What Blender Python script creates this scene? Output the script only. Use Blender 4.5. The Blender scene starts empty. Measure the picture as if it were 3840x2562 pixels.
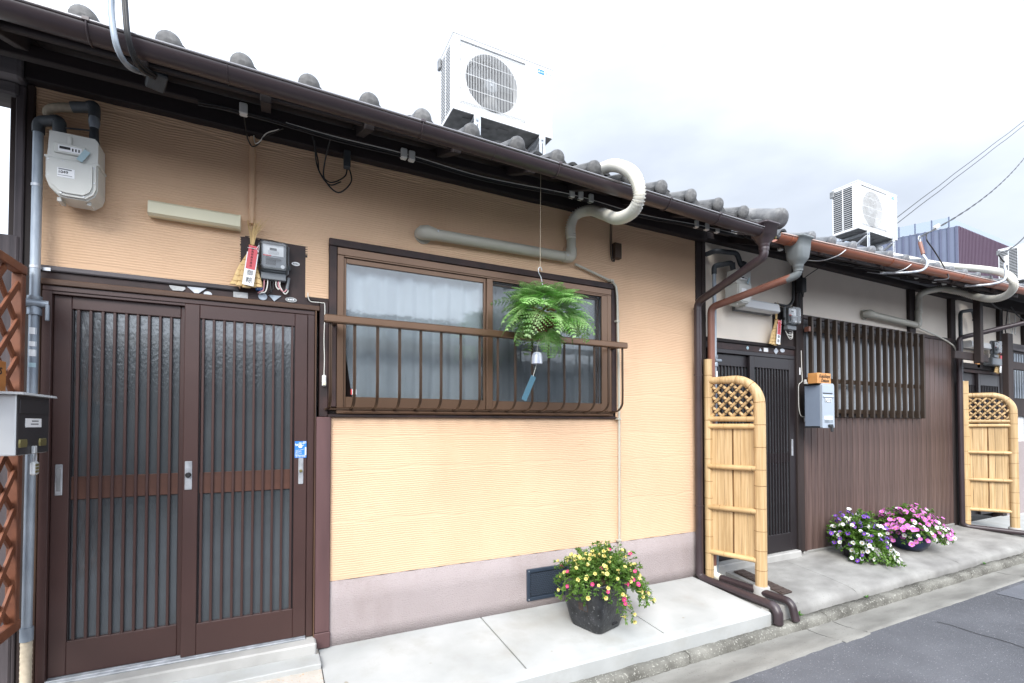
import bpy, math, random
import numpy as np
from mathutils import Vector, Matrix, Euler

random.seed(7); RNG = np.random.default_rng(11)
SC = bpy.context.scene
COL = SC.collection
R = math.radians
PI = math.pi

# ------------------------------------------------------------------ camera
cam_d = bpy.data.cameras.new('camera'); cam = bpy.data.objects.new('camera', cam_d); COL.objects.link(cam)
cam.location = (0, -3.0, 1.30)
cam.rotation_euler = Euler((R(90 + 1.15), 0, R(-26.6)), 'XYZ')
cam_d.sensor_width = 36; cam_d.lens = 17.0
cam_d.shift_y = 0.0718
cam_d.clip_start = 0.05; cam_d.clip_end = 2000
SC.camera = cam

# ------------------------------------------------------------------ sky, sun, exposure
SUN_EL, SUN_AZ = R(40), R(-145)            # azimuth measured from +y towards +x: behind the camera, to the left
sdir = Vector((math.cos(SUN_EL) * math.sin(SUN_AZ), math.cos(SUN_EL) * math.cos(SUN_AZ), math.sin(SUN_EL)))
W = bpy.data.worlds.new('World'); SC.world = W; W.use_nodes = True
nt = W.node_tree; nt.nodes.clear()
def wn(t, **k):
    n = nt.nodes.new(t)
    for a, b in k.items(): setattr(n, a, b)
    return n
sky = wn('ShaderNodeTexSky', sky_type='NISHITA', sun_disc=False, sun_elevation=SUN_EL, sun_rotation=SUN_AZ)
tc = wn('ShaderNodeTexCoord')
mp = wn('ShaderNodeMapping'); mp.inputs['Scale'].default_value = (1.0, 1.0, 2.4)
mp.inputs['Location'].default_value = (0.3, 0.1, 0.0)
nz = wn('ShaderNodeTexNoise'); nz.inputs['Scale'].default_value = 2.2; nz.inputs['Detail'].default_value = 5; nz.inputs['Roughness'].default_value = .5
rmp = wn('ShaderNodeValToRGB')
rmp.color_ramp.elements[0].position = .36; rmp.color_ramp.elements[0].color = (.90, .90, .90, 1)
rmp.color_ramp.elements[1].position = .62; rmp.color_ramp.elements[1].color = (1, 1, 1, 1)
dot = wn('ShaderNodeVectorMath', operation='DOT_PRODUCT'); dot.inputs[1].default_value = tuple(Vector((sdir.x, sdir.y, .25)).normalized())
glow = wn('ShaderNodeMapRange'); glow.inputs['From Min'].default_value = -.66; glow.inputs['From Max'].default_value = .15
glow.inputs['To Min'].default_value = 5.2; glow.inputs['To Max'].default_value = 15
cl = wn('ShaderNodeMixRGB', blend_type='MULTIPLY'); cl.inputs[0].default_value = 1; cl.inputs[1].default_value = (.885, .96, 1.085, 1)
mx = wn('ShaderNodeMixRGB')
bg = wn('ShaderNodeBackground'); bg.inputs['Strength'].default_value = .06
out = wn('ShaderNodeOutputWorld')
L = nt.links.new
L(tc.outputs['Generated'], mp.inputs['Vector']); L(mp.outputs['Vector'], nz.inputs['Vector'])
L(nz.outputs['Fac'], rmp.inputs['Fac']); L(tc.outputs['Generated'], dot.inputs[0])
cv = wn('ShaderNodeMapRange'); cv.inputs['From Min'].default_value = .34; cv.inputs['From Max'].default_value = .66; cv.inputs['To Min'].default_value = .93; cv.inputs['To Max'].default_value = 1.22
mul = wn('ShaderNodeMath', operation='MULTIPLY'); L(nz.outputs['Fac'], cv.inputs['Value'])
L(dot.outputs['Value'], glow.inputs['Value']); L(glow.outputs['Result'], mul.inputs[0]); L(cv.outputs['Result'], mul.inputs[1]); L(mul.outputs['Value'], cl.inputs[2])
L(rmp.outputs['Color'], mx.inputs[0]); L(sky.outputs['Color'], mx.inputs[1]); L(cl.outputs['Color'], mx.inputs[2])
L(mx.outputs['Color'], bg.inputs['Color']); L(bg.outputs['Background'], out.inputs['Surface'])

sun_d = bpy.data.lights.new('sun', 'SUN'); sun_d.energy = 1.5; sun_d.angle = R(35); sun_d.color = (1, .96, .9)
sun = bpy.data.objects.new('sun', sun_d); COL.objects.link(sun)
sun.rotation_euler = (-sdir).to_track_quat('-Z', 'Y').to_euler()

SC.view_settings.view_transform = 'Standard'; SC.view_settings.look = 'None'
SC.view_settings.gamma = 1; SC.view_settings.use_curve_mapping = False
SC.view_settings.exposure = 1.60
SC.cycles.use_denoising = True
SC.cycles.max_bounces = 10; SC.cycles.transparent_max_bounces = 16
SC.cycles.caustics_reflective = False; SC.cycles.caustics_refractive = False

# ------------------------------------------------------------------ materials
def _n(t, nt, **k):
    n = nt.nodes.new(t)
    for a, b in k.items(): setattr(n, a, b)
    return n
def M(name, col, rough=.6, metal=0., col2=None, scale=6., stretch=(1, 1, 1), var=.12, bump=0., bscale=60., bstretch=(1, 1, 1),
      spec=.5, rnd=0., detail=6., ramp=(.35, .65), coat=0., trans=0., alpha=1., bdist=.002, speck=None, sscale=250., sthr=.62, sub=0., blotch=None, blscale=2., blamt=.5, blstretch=(1, 1, 1)):
    m = bpy.data.materials.new(name); m.use_nodes = True
    t = m.node_tree; l = t.links.new
    p = t.nodes['Principled BSDF']
    p.inputs['Roughness'].default_value = rough; p.inputs['Metallic'].default_value = metal
    p.inputs['Specular IOR Level'].default_value = spec
    p.inputs['Coat Weight'].default_value = coat
    p.inputs['Transmission Weight'].default_value = trans
    p.inputs['Alpha'].default_value = alpha
    c = Vector(col)
    a = tuple(c * (1 - var)) + (1,)
    b = (tuple(col2) if col2 else tuple(c * (1 + var))) + (1,)
    co = _n('ShaderNodeTexCoord', t)
    mapn = _n('ShaderNodeMapping', t); mapn.inputs['Scale'].default_value = stretch
    l(co.outputs['Object'], mapn.inputs['Vector'])
    no = _n('ShaderNodeTexNoise', t); no.inputs['Scale'].default_value = scale; no.inputs['Detail'].default_value = detail
    l(mapn.outputs['Vector'], no.inputs['Vector'])
    rp = _n('ShaderNodeValToRGB', t)
    rp.color_ramp.elements[0].position = ramp[0]; rp.color_ramp.elements[1].position = ramp[1]
    rp.color_ramp.elements[0].color = a; rp.color_ramp.elements[1].color = b
    l(no.outputs['Fac'], rp.inputs['Fac'])
    outc = rp.outputs['Color']
    if speck:
        sn = _n('ShaderNodeTexNoise', t); sn.inputs['Scale'].default_value = sscale; sn.inputs['Detail'].default_value = 2
        l(co.outputs['Object'], sn.inputs['Vector'])
        mr = _n('ShaderNodeMapRange', t); mr.inputs['From Min'].default_value = sthr; mr.inputs['From Max'].default_value = sthr + .05
        l(sn.outputs['Fac'], mr.inputs['Value'])
        mm = _n('ShaderNodeMixRGB', t); mm.inputs[2].default_value = tuple(speck) + (1,)
        l(mr.outputs['Result'], mm.inputs[0]); l(outc, mm.inputs[1]); outc = mm.outputs['Color']
    if blotch:
        bm2 = _n('ShaderNodeMapping', t); bm2.inputs['Scale'].default_value = blstretch; bm2.inputs['Location'].default_value = (3.1, 7.7, 1.3)
        b2 = _n('ShaderNodeTexNoise', t); b2.inputs['Scale'].default_value = blscale; b2.inputs['Detail'].default_value = 8; b2.inputs['Roughness'].default_value = .65
        l(co.outputs['Object'], bm2.inputs['Vector']); l(bm2.outputs['Vector'], b2.inputs['Vector'])
        r2 = _n('ShaderNodeMapRange', t); r2.inputs['From Min'].default_value = .50; r2.inputs['From Max'].default_value = .72; r2.inputs['To Max'].default_value = blamt
        l(b2.outputs['Fac'], r2.inputs['Value'])
        mm2 = _n('ShaderNodeMixRGB', t); mm2.inputs[2].default_value = tuple(blotch) + (1,)
        l(r2.outputs['Result'], mm2.inputs[0]); l(outc, mm2.inputs[1]); outc = mm2.outputs['Color']
    if rnd:
        oi = _n('ShaderNodeObjectInfo', t)
        mr2 = _n('ShaderNodeMapRange', t); mr2.inputs['To Min'].default_value = 1 - rnd; mr2.inputs['To Max'].default_value = 1 + rnd
        l(oi.outputs['Random'], mr2.inputs['Value'])
        mu = _n('ShaderNodeMixRGB', t, blend_type='MULTIPLY'); mu.inputs[0].default_value = 1
        l(outc, mu.inputs[1]); l(mr2.outputs['Result'], mu.inputs[2]); outc = mu.outputs['Color']
    l(outc, p.inputs['Base Color'])
    if bump:
        bn = _n('ShaderNodeTexNoise', t); bn.inputs['Scale'].default_value = bscale; bn.inputs['Detail'].default_value = 4
        bm = _n('ShaderNodeMapping', t); bm.inputs['Scale'].default_value = bstretch
        l(co.outputs['Object'], bm.inputs['Vector']); l(bm.outputs['Vector'], bn.inputs['Vector'])
        bu = _n('ShaderNodeBump', t); bu.inputs['Strength'].default_value = bump; bu.inputs['Distance'].default_value = bdist
        l(bn.outputs['Fac'], bu.inputs['Height']); l(bu.outputs['Normal'], p.inputs['Normal'])
    if sub:
        p.inputs['Subsurface Weight'].default_value = sub
        p.inputs['Subsurface Radius'].default_value = (.01, .01, .01)
    return m
def leafmat(name, col, col2, rnd=.25, sat=.35):
    """thin leaf: diffuse + translucent + a little gloss"""
    m = bpy.data.materials.new(name); m.use_nodes = True; t = m.node_tree; l = t.links.new
    p = t.nodes['Principled BSDF']; o = t.nodes['Material Output']
    p.inputs['Roughness'].default_value = .45; p.inputs['Specular IOR Level'].default_value = .4
    co = _n('ShaderNodeTexCoord', t); no = _n('ShaderNodeTexNoise', t); no.inputs['Scale'].default_value = 14; no.inputs['Detail'].default_value = 3
    l(co.outputs['Object'], no.inputs['Vector'])
    rp = _n('ShaderNodeValToRGB', t); rp.color_ramp.elements[0].position = .38; rp.color_ramp.elements[1].position = .62
    rp.color_ramp.elements[0].color = tuple(col) + (1,); rp.color_ramp.elements[1].color = tuple(col2) + (1,)
    l(no.outputs['Fac'], rp.inputs['Fac'])
    oi = _n('ShaderNodeObjectInfo', t); mr = _n('ShaderNodeMapRange', t)
    mr.inputs['To Min'].default_value = 1 - rnd; mr.inputs['To Max'].default_value = 1 + rnd; l(oi.outputs['Random'], mr.inputs['Value'])
    mu = _n('ShaderNodeMixRGB', t, blend_type='MULTIPLY'); mu.inputs[0].default_value = 1
    l(rp.outputs['Color'], mu.inputs[1]); l(mr.outputs['Result'], mu.inputs[2])
    l(mu.outputs['Color'], p.inputs['Base Color'])
    tr = _n('ShaderNodeBsdfTranslucent', t); l(mu.outputs['Color'], tr.inputs['Color'])
    ms = _n('ShaderNodeMixShader', t); ms.inputs[0].default_value = sat
    l(p.outputs['BSDF'], ms.inputs[1]); l(tr.outputs['BSDF'], ms.inputs[2]); l(ms.outputs['Shader'], o.inputs['Surface'])
    return m
def glassmat(name, tint=(1, 1, 1), rough=.02, bump=.0, bscale=40., base=.06, voronoi=False):
    """flat pane: clear film mixed with a mirror-like surface by the angle of view"""
    m = bpy.data.materials.new(name); m.use_nodes = True; t = m.node_tree; l = t.links.new
    o = t.nodes['Material Output']; t.nodes.remove(t.nodes['Principled BSDF'])
    tr = _n('ShaderNodeBsdfTransparent', t); tr.inputs['Color'].default_value = tuple(tint) + (1,)
    gl = _n('ShaderNodeBsdfGlossy', t); gl.inputs['Roughness'].default_value = rough
    fr = _n('ShaderNodeFresnel', t); fr.inputs['IOR'].default_value = 1.5
    ad = _n('ShaderNodeMath', t, operation='ADD'); ad.inputs[1].default_value = base; ad.use_clamp = True
    l(fr.outputs['Fac'], ad.inputs[0])
    ms = _n('ShaderNodeMixShader', t); l(ad.outputs['Value'], ms.inputs[0]); l(tr.outputs['BSDF'], ms.inputs[1]); l(gl.outputs['BSDF'], ms.inputs[2])
    l(ms.outputs['Shader'], o.inputs['Surface'])
    if bump:
        co = _n('ShaderNodeTexCoord', t); nn = _n('ShaderNodeTexNoise', t); nn.inputs['Scale'].default_value = bscale; nn.inputs['Detail'].default_value = 2
        l(co.outputs['Object'], nn.inputs['Vector'])
        bu = _n('ShaderNodeBump', t); bu.inputs['Strength'].default_value = bump; bu.inputs['Distance'].default_value = .004
        l(nn.outputs['Fac'], bu.inputs['Height']); l(bu.outputs['Normal'], gl.inputs['Normal'])
    return m
def screenmat(name):
    m = bpy.data.materials.new(name); m.use_nodes = True; t = m.node_tree; l = t.links.new
    o = t.nodes['Material Output']; p = t.nodes['Principled BSDF']
    p.inputs['Base Color'].default_value = (.05, .06, .07, 1); p.inputs['Roughness'].default_value = .7
    tr = _n('ShaderNodeBsdfTransparent', t); ms = _n('ShaderNodeMixShader', t); ms.inputs[0].default_value = .42
    l(tr.outputs['BSDF'], ms.inputs[1]); l(p.outputs['BSDF'], ms.inputs[2]); l(ms.outputs['Shader'], o.inputs['Surface'])
    return m

mt = {}
mt['plaster'] = M('tan_plaster', (.69, .472, .312), .9, var=.04, scale=1.6, blotch=(.60, .395, .245), blscale=1.5, blamt=.5, blstretch=(1, 1, .35), bump=.25, bscale=220, bdist=.001, spec=.2)
mt['plinth'] = M('roughcast_plinth', (.37, .32, .318), .95, var=.05, scale=3, bump=.9, bscale=130, bdist=.006, spec=.2, speck=(.27, .23, .23), sscale=170, sthr=.66, blotch=(.24, .19, .175), blscale=1.7, blamt=.55, blstretch=(1, 1, .5))
mt['wood_black'] = M('blackened_wood', (.016, .010, .010), .75, col2=(.03, .018, .016), scale=8, stretch=(1, 1, .15), bump=.4, bscale=40, bstretch=(1, 1, .1))
mt['wood_beam'] = M('blackened_beam', (.012, .008, .009), .8, col2=(.022, .014, .014), scale=8, stretch=(.15, 1, 1), bump=.4, bscale=40, bstretch=(.1, 1, 1))
mt['wood_weather'] = M('weathered_grey_wood', (.06, .055, .06), .85, col2=(.17, .155, .16), scale=9, stretch=(.12, 1.5, 1.5), bump=.6, bscale=50, bstretch=(.08, 1, 1))
mt['wood_weather_v'] = M('weathered_post_wood', (.035, .03, .035), .8, col2=(.12, .10, .105), scale=9, stretch=(1.5, 1.5, .12), bump=.5, bscale=50, bstretch=(1, 1, .08))
mt['wood_brown'] = M('stained_brown_wood', (.055, .026, .015), .6, col2=(.12, .062, .035), scale=12, stretch=(.1, 1, 1), bump=.3, bscale=60, bstretch=(.08, 1, 1))
mt['wood_brown_v'] = M('stained_brown_upright', (.055, .026, .015), .6, col2=(.14, .075, .04), scale=12, stretch=(1, 1, .1), bump=.3, bscale=60, bstretch=(1, 1, .08))
mt['wood_purple'] = M('painted_purple_brown_wood', (.085, .042, .043), .6, col2=(.12, .062, .062), scale=8, stretch=(1, 1, .12), bump=.2, bscale=60, bstretch=(1, 1, .1))
mt['wood_frame'] = M('window_dark_wood', (.018, .009, .009), .6, col2=(.04, .018, .016), scale=10, bump=.3, bscale=50)
mt['alu_door'] = M('brown_aluminium', (.052, .026, .023), .42, var=.08, scale=4, spec=.5)
mt['wood_grain_rail'] = M('wood_grain_rail', (.062, .026, .017), .45, col2=(.085, .036, .024), scale=10, stretch=(.08, 1, 1))
mt['alu_bronze'] = M('bronze_aluminium', (.165, .10, .064), .33, .5, var=.06, scale=4)
mt['alu_bronze_dk'] = M('bronze_aluminium_bars', (.062, .036, .022), .34, .35, var=.06, scale=4)
mt['steel'] = M('galvanised_steel', (.38, .40, .43), .42, .6, col2=(.55, .57, .6), scale=20)
mt['galv_pipe'] = M('galvanised_pipe', (.24, .28, .33), .5, .45, col2=(.42, .47, .52), scale=14, stretch=(1, 1, .3))
mt['pipe_dark'] = M('dark_grey_fitting', (.05, .058, .066), .55, var=.2, scale=20)
mt['gut_brown'] = M('brown_gutter', (.042, .029, .033), .36, var=.18, scale=5, stretch=(.3, 1, 1), spec=.55)
mt['gut_rim'] = M('glossy_skylit_bead', (.11, .10, .105), .16, spec=.9, coat=1.)  # lighter than its gutter: the sky highlight on the rim is put into the colour
mt['gut_rim2'] = M('copper_skylit_bead', (.42, .26, .20), .2, spec=.8, coat=1.)  # paler than the copper gutter, with the rim's sky glint painted in
mt['gut_copper'] = M('copper_coloured_gutter', (.27, .085, .042), .38, col2=(.36, .12, .065), scale=5, stretch=(.3, 1, 1))
mt['pipe_copper'] = M('faded_copper_pipe', (.19, .075, .05), .42, col2=(.27, .125, .09), scale=6, stretch=(1, 1, .3))
mt['gut_grey'] = M('grey_hopper', (.13, .145, .15), .45, var=.1, scale=6)
mt['tile'] = M('grey_roof_tile', (.07, .072, .078), .6, col2=(.19, .188, .185), scale=9, bump=.3, bscale=70, rnd=.25, detail=8, blotch=(.035, .036, .036), blscale=14, blamt=.8)
mt['tile2'] = M('silver_roof_tile', (.10, .106, .115), .42, col2=(.21, .218, .23), scale=9, bump=.2, bscale=70, rnd=.16, detail=8, blotch=(.055, .058, .062), blscale=14, blamt=.7)
mt['ac'] = M('white_painted_steel', (.62, .63, .635), .4, var=.02, scale=3)
mt['ac_dark'] = M('dark_recess', (.022, .024, .028), .7, var=.1)
mt['ac_under'] = M('grey_base_pan', (.16, .165, .17), .6, col2=(.24, .245, .25), scale=14)
mt['fan_grey'] = M('dark_fan_blade', (.045, .05, .055), .5)
mt['plastic_cream'] = M('cream_plastic', (.70, .66, .48), .45, var=.02)
mt['plastic_white'] = M('white_plastic', (.78, .78, .76), .4, var=.02)
mt['duct'] = M('grey_beige_duct', (.47, .45, .38), .4, var=.03, scale=3)
mt['hose'] = M('cream_hose', (.72, .70, .62), .5, var=.04, scale=5)
mt['hose2'] = M('beige_tape_wrap', (.42, .36, .27), .7, var=.15, scale=30)
mt['meter_grey'] = M('meter_pale_grey', (.55, .555, .52), .45, var=.04, scale=8)
mt['em_grey'] = M('meter_body_grey', (.17, .185, .2), .5, var=.05)
mt['em_dark'] = M('meter_dark', (.025, .027, .03), .5, var=.1)
mt['paper'] = M('white_paper', (.82, .83, .84), .6, var=.02)
mt['plate_white'] = M('dull_white_plate', (.42, .43, .43), .5, var=.15, scale=60)
mt['paper_red'] = M('red_paper', (.62, .11, .13), .7, var=.06)
mt['ink'] = M('black_ink', (.012, .012, .014), .7, var=.1)
mt['ink_grey'] = M('grey_ink', (.18, .19, .2), .7, var=.1)
mt['straw'] = M('straw', (.60, .40, .17), .8, col2=(.74, .55, .28), scale=30, stretch=(1, 1, .2), rnd=.15)
mt['straw_dark'] = M('straw_binding', (.30, .16, .05), .8, var=.2, scale=30)
mt['red_label'] = M('red_label', (.7, .05, .05), .5, var=.02)
mt['blue_label'] = M('blue_label', (.03, .20, .62), .45, var=.03)
mt['blue_pale'] = M('pale_blue_tag', (.36, .50, .55), .6, var=.06)
mt['wire_black'] = M('black_cable', (.014, .014, .016), .5, var=.1)
mt['wire_white'] = M('white_cable', (.72, .71, .66), .5, var=.04)
mt['wire_pink'] = M('pink_cable', (.62, .30, .33), .5, var=.04)
mt['ceramic'] = M('white_ceramic', (.62, .62, .60), .3, var=.05)
mt['bamboo'] = M('golden_bamboo', (.50, .33, .155), .42, col2=(.62, .43, .22), scale=7, stretch=(1, 1, .25), rnd=.1)
mt['bamboo_slat'] = M('split_bamboo', (.49, .325, .155), .5, col2=(.62, .445, .245), scale=26, stretch=(2.5, 2.5, .08), rnd=.10, blotch=(.36, .23, .10), blscale=6, blamt=.55, blstretch=(1, 1, .3))
mt['bamboo_ring'] = M('bamboo_node_ring', (.20, .10, .03), .7, var=.2)
mt['twine'] = M('dark_twine', (.04, .025, .015), .9, var=.2)
mt['concrete'] = M('pale_concrete', (.34, .335, .32), .9, col2=(.44, .435, .42), scale=3, bump=.3, bscale=160, bdist=.0015, spec=.2)
mt['slab'] = M('new_white_concrete', (.40, .412, .406), .85, col2=(.455, .465, .46), scale=2.2, bump=.15, bscale=180, bdist=.001, spec=.25, speck=(.30, .28, .23), sscale=13, sthr=.735, blotch=(.30, .285, .25), blscale=3.4, blamt=.45)
mt['conc_old'] = M('weathered_concrete', (.245, .24, .23), .92, col2=(.345, .34, .325), scale=3.2, stretch=(.8, 1.6, 1), bump=.6, bscale=110, bdist=.003, spec=.2, detail=9, speck=(.21, .20, .19), sscale=120, sthr=.66, blotch=(.18, .175, .165), blscale=3, blamt=.45)
mt['kerb'] = M('mossy_kerb_concrete', (.12, .115, .102), .95, col2=(.24, .235, .21), scale=5, bump=1, bscale=70, bdist=.006, spec=.2, detail=9, speck=(.33, .325, .29), sscale=70, sthr=.60)
mt['apron'] = M('exposed_aggregate', (.40, .36, .31), .9, col2=(.50, .47, .43), scale=5, bump=.8, bscale=110, bdist=.005, speck=(.47, .33, .22), sscale=95, sthr=.62, spec=.25)
mt['channel'] = M('gutter_channel_concrete', (.20, .195, .18), .93, col2=(.27, .265, .245), scale=4, stretch=(.5, 1.5, 1), bump=.7, bscale=90, bdist=.004, spec=.2, detail=9, speck=(.17, .16, .15), sscale=70, sthr=.66)
mt['asphalt'] = M('asphalt', (.098, .102, .115), .85, col2=(.135, .139, .154), scale=1.4, bump=1, bscale=130, bdist=.008, spec=.35, speck=(.34, .34, .37), sscale=110, sthr=.665, blotch=(.075, .078, .088), blscale=1.1, blamt=.6)
mt['asphalt_patch'] = M('asphalt_patch', (.125, .133, .155), .85, col2=(.16, .168, .19), scale=1.4, bump=.8, bscale=150, bdist=.005, speck=(.3, .3, .32), sscale=150, sthr=.68)
mt['ground'] = M('bare_ground', (.25, .24, .22), .95, var=.15, scale=.4)
mt['crack'] = M('dark_crack', (.02, .02, .022), .95, var=.1)
mt['h2wall'] = M('beige_plaster', (.84, .76, .66), .9, var=.03, scale=3, bump=.2, bscale=150, bdist=.001, spec=.2)
mt['siding'] = M('brown_board_siding', (.07, .042, .036), .5, col2=(.125, .082, .072), scale=11, stretch=(2.2, 2.2, .12), bump=.25, bscale=60, bstretch=(1, 1, .06), rnd=.16, spec=.45)
mt['lattice'] = M('dark_brown_lattice', (.028, .018, .012), .55, col2=(.045, .029, .019), scale=14, stretch=(1, 1, .15), rnd=.1)
mt['alu_black'] = M('black_aluminium', (.018, .014, .016), .42, var=.08)
mt['room'] = M('room_plaster', (.22, .21, .2), .9, var=.05)
mt['curtain'] = M('white_lace_curtain', (.90, .92, .94), .9, var=.02, sub=0)
mt['frost'] = M('frosted_pane', (.052, .062, .069), .15, col2=(.076, .088, .096), scale=2, bump=.36, bscale=85, bstretch=(1, 1, .6), bdist=.004, spec=1., coat=1.)
mt['frost2'] = M('lattice_window_pane', (.30, .33, .36), .2, col2=(.38, .41, .45), scale=2, stretch=(3, 1, .4), bump=.4, bscale=75, bdist=.003, spec=.55)
mt['glass'] = glassmat('window_glass', (.93, .96, .97), .03, .06, 30., .05)
mt['glass_clear'] = glassmat('clear_cover', (.96, .97, .97), .05, 0, 1, .04)
mt['screen'] = screenmat('insect_screen')
mt['grille_blue'] = M('dark_blue_vent', (.025, .038, .06), .5, var=.1)
mt['mail_steel'] = M('stainless_mailbox', (.60, .62, .63), .38, .25, var=.06, scale=3)
mt['mail_dark'] = M('mailbox_dark_face', (.045, .042, .045), .38, .3, var=.1)
mt['mail_blue'] = M('blue_grey_mailbox', (.235, .285, .37), .35, .1, var=.03)
mt['mail_face'] = M('silver_blue_mailbox', (.42, .48, .56), .33, .15, var=.02)
mt['brass'] = M('brass', (.24, .21, .09), .4, .6, var=.1)
mt['orange_wood'] = M('orange_wood', (.56, .25, .075), .5, col2=(.68, .34, .12), scale=14, stretch=(1, .15, 1))
mt['orange_wood_dk'] = M('orange_board', (.40, .155, .04), .5, col2=(.48, .20, .06), scale=14, stretch=(1, .15, 1))
mt['trellis'] = M('red_brown_trellis', (.135, .042, .018), .6, col2=(.20, .07, .032), scale=10, bump=.2, bscale=50, rnd=.12)
mt['pot_black'] = M('mottled_black_pot', (.012, .013, .015), .35, col2=(.035, .037, .042), scale=16, bump=.5, bscale=60, bdist=.004, speck=(.13, .135, .14), sscale=70, sthr=.64)
mt['pot_blue'] = M('navy_pot', (.008, .02, .06), .3, var=.1)
mt['pot_dark'] = M('dark_plastic_pot', (.014, .012, .016), .4, var=.1)
mt['soil'] = M('soil', (.03, .02, .013), .95, var=.3, scale=40)
mt['leaf'] = leafmat('petunia_leaf', (.09, .20, .03), (.19, .34, .07))
mt['fern'] = leafmat('fern_frond', (.15, .38, .07), (.42, .62, .27), .38)
mt['fern_root'] = M('fern_root', (.14, .07, .03), .9, var=.3, scale=40, bump=.8, bscale=90)
mt['f_yellow'] = leafmat('pale_yellow_petal', (.78, .66, .17), (.84, .76, .30), .12, .25)
mt['f_pink'] = leafmat('magenta_petal', (.68, .03, .20), (.78, .07, .30), .15, .25)
mt['f_purple'] = leafmat('violet_petal', (.13, .04, .40), (.22, .08, .55), .2, .25)
mt['f_white'] = leafmat('white_petal', (.80, .82, .82), (.84, .85, .84), .05, .25)
mt['f_orchid'] = leafmat('orchid_pink_petal', (.70, .16, .60), (.80, .26, .70), .12, .25)
mt['f_eye'] = M('flower_eye', (.55, .28, .02), .7, var=.1)
mt['chime'] = M('glazed_porcelain', (.40, .44, .55), .2, col2=(.58, .60, .64), scale=30, stretch=(1, 1, .05), ramp=(.45, .55))
mt['strip_blue'] = M('blue_paper_strip', (.04, .11, .155), .6, var=.05)
mt['clad_blue'] = M('blue_corrugated_cladding', (.085, .105, .165), .5, var=.06, scale=.6)
mt['clad_purple'] = M('maroon_cladding', (.070, .040, .066), .6, var=.05, scale=.4)
mt['clad_rib'] = M('cladding_rib', (.05, .06, .11), .5, var=.06)
mt['parapet'] = glassmat('parapet_glass', (.72, .82, .92), .1, 0, 1, .05)
mt['stain'] = M('rust', (.06, .042, .036), .9, var=.3, scale=60)
mt['weed'] = leafmat('weed_leaf', (.06, .16, .03), (.12, .28, .05))
mt['green_tree'] = leafmat('hedge_leaf', (.05, .11, .03), (.10, .19, .05))

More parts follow.
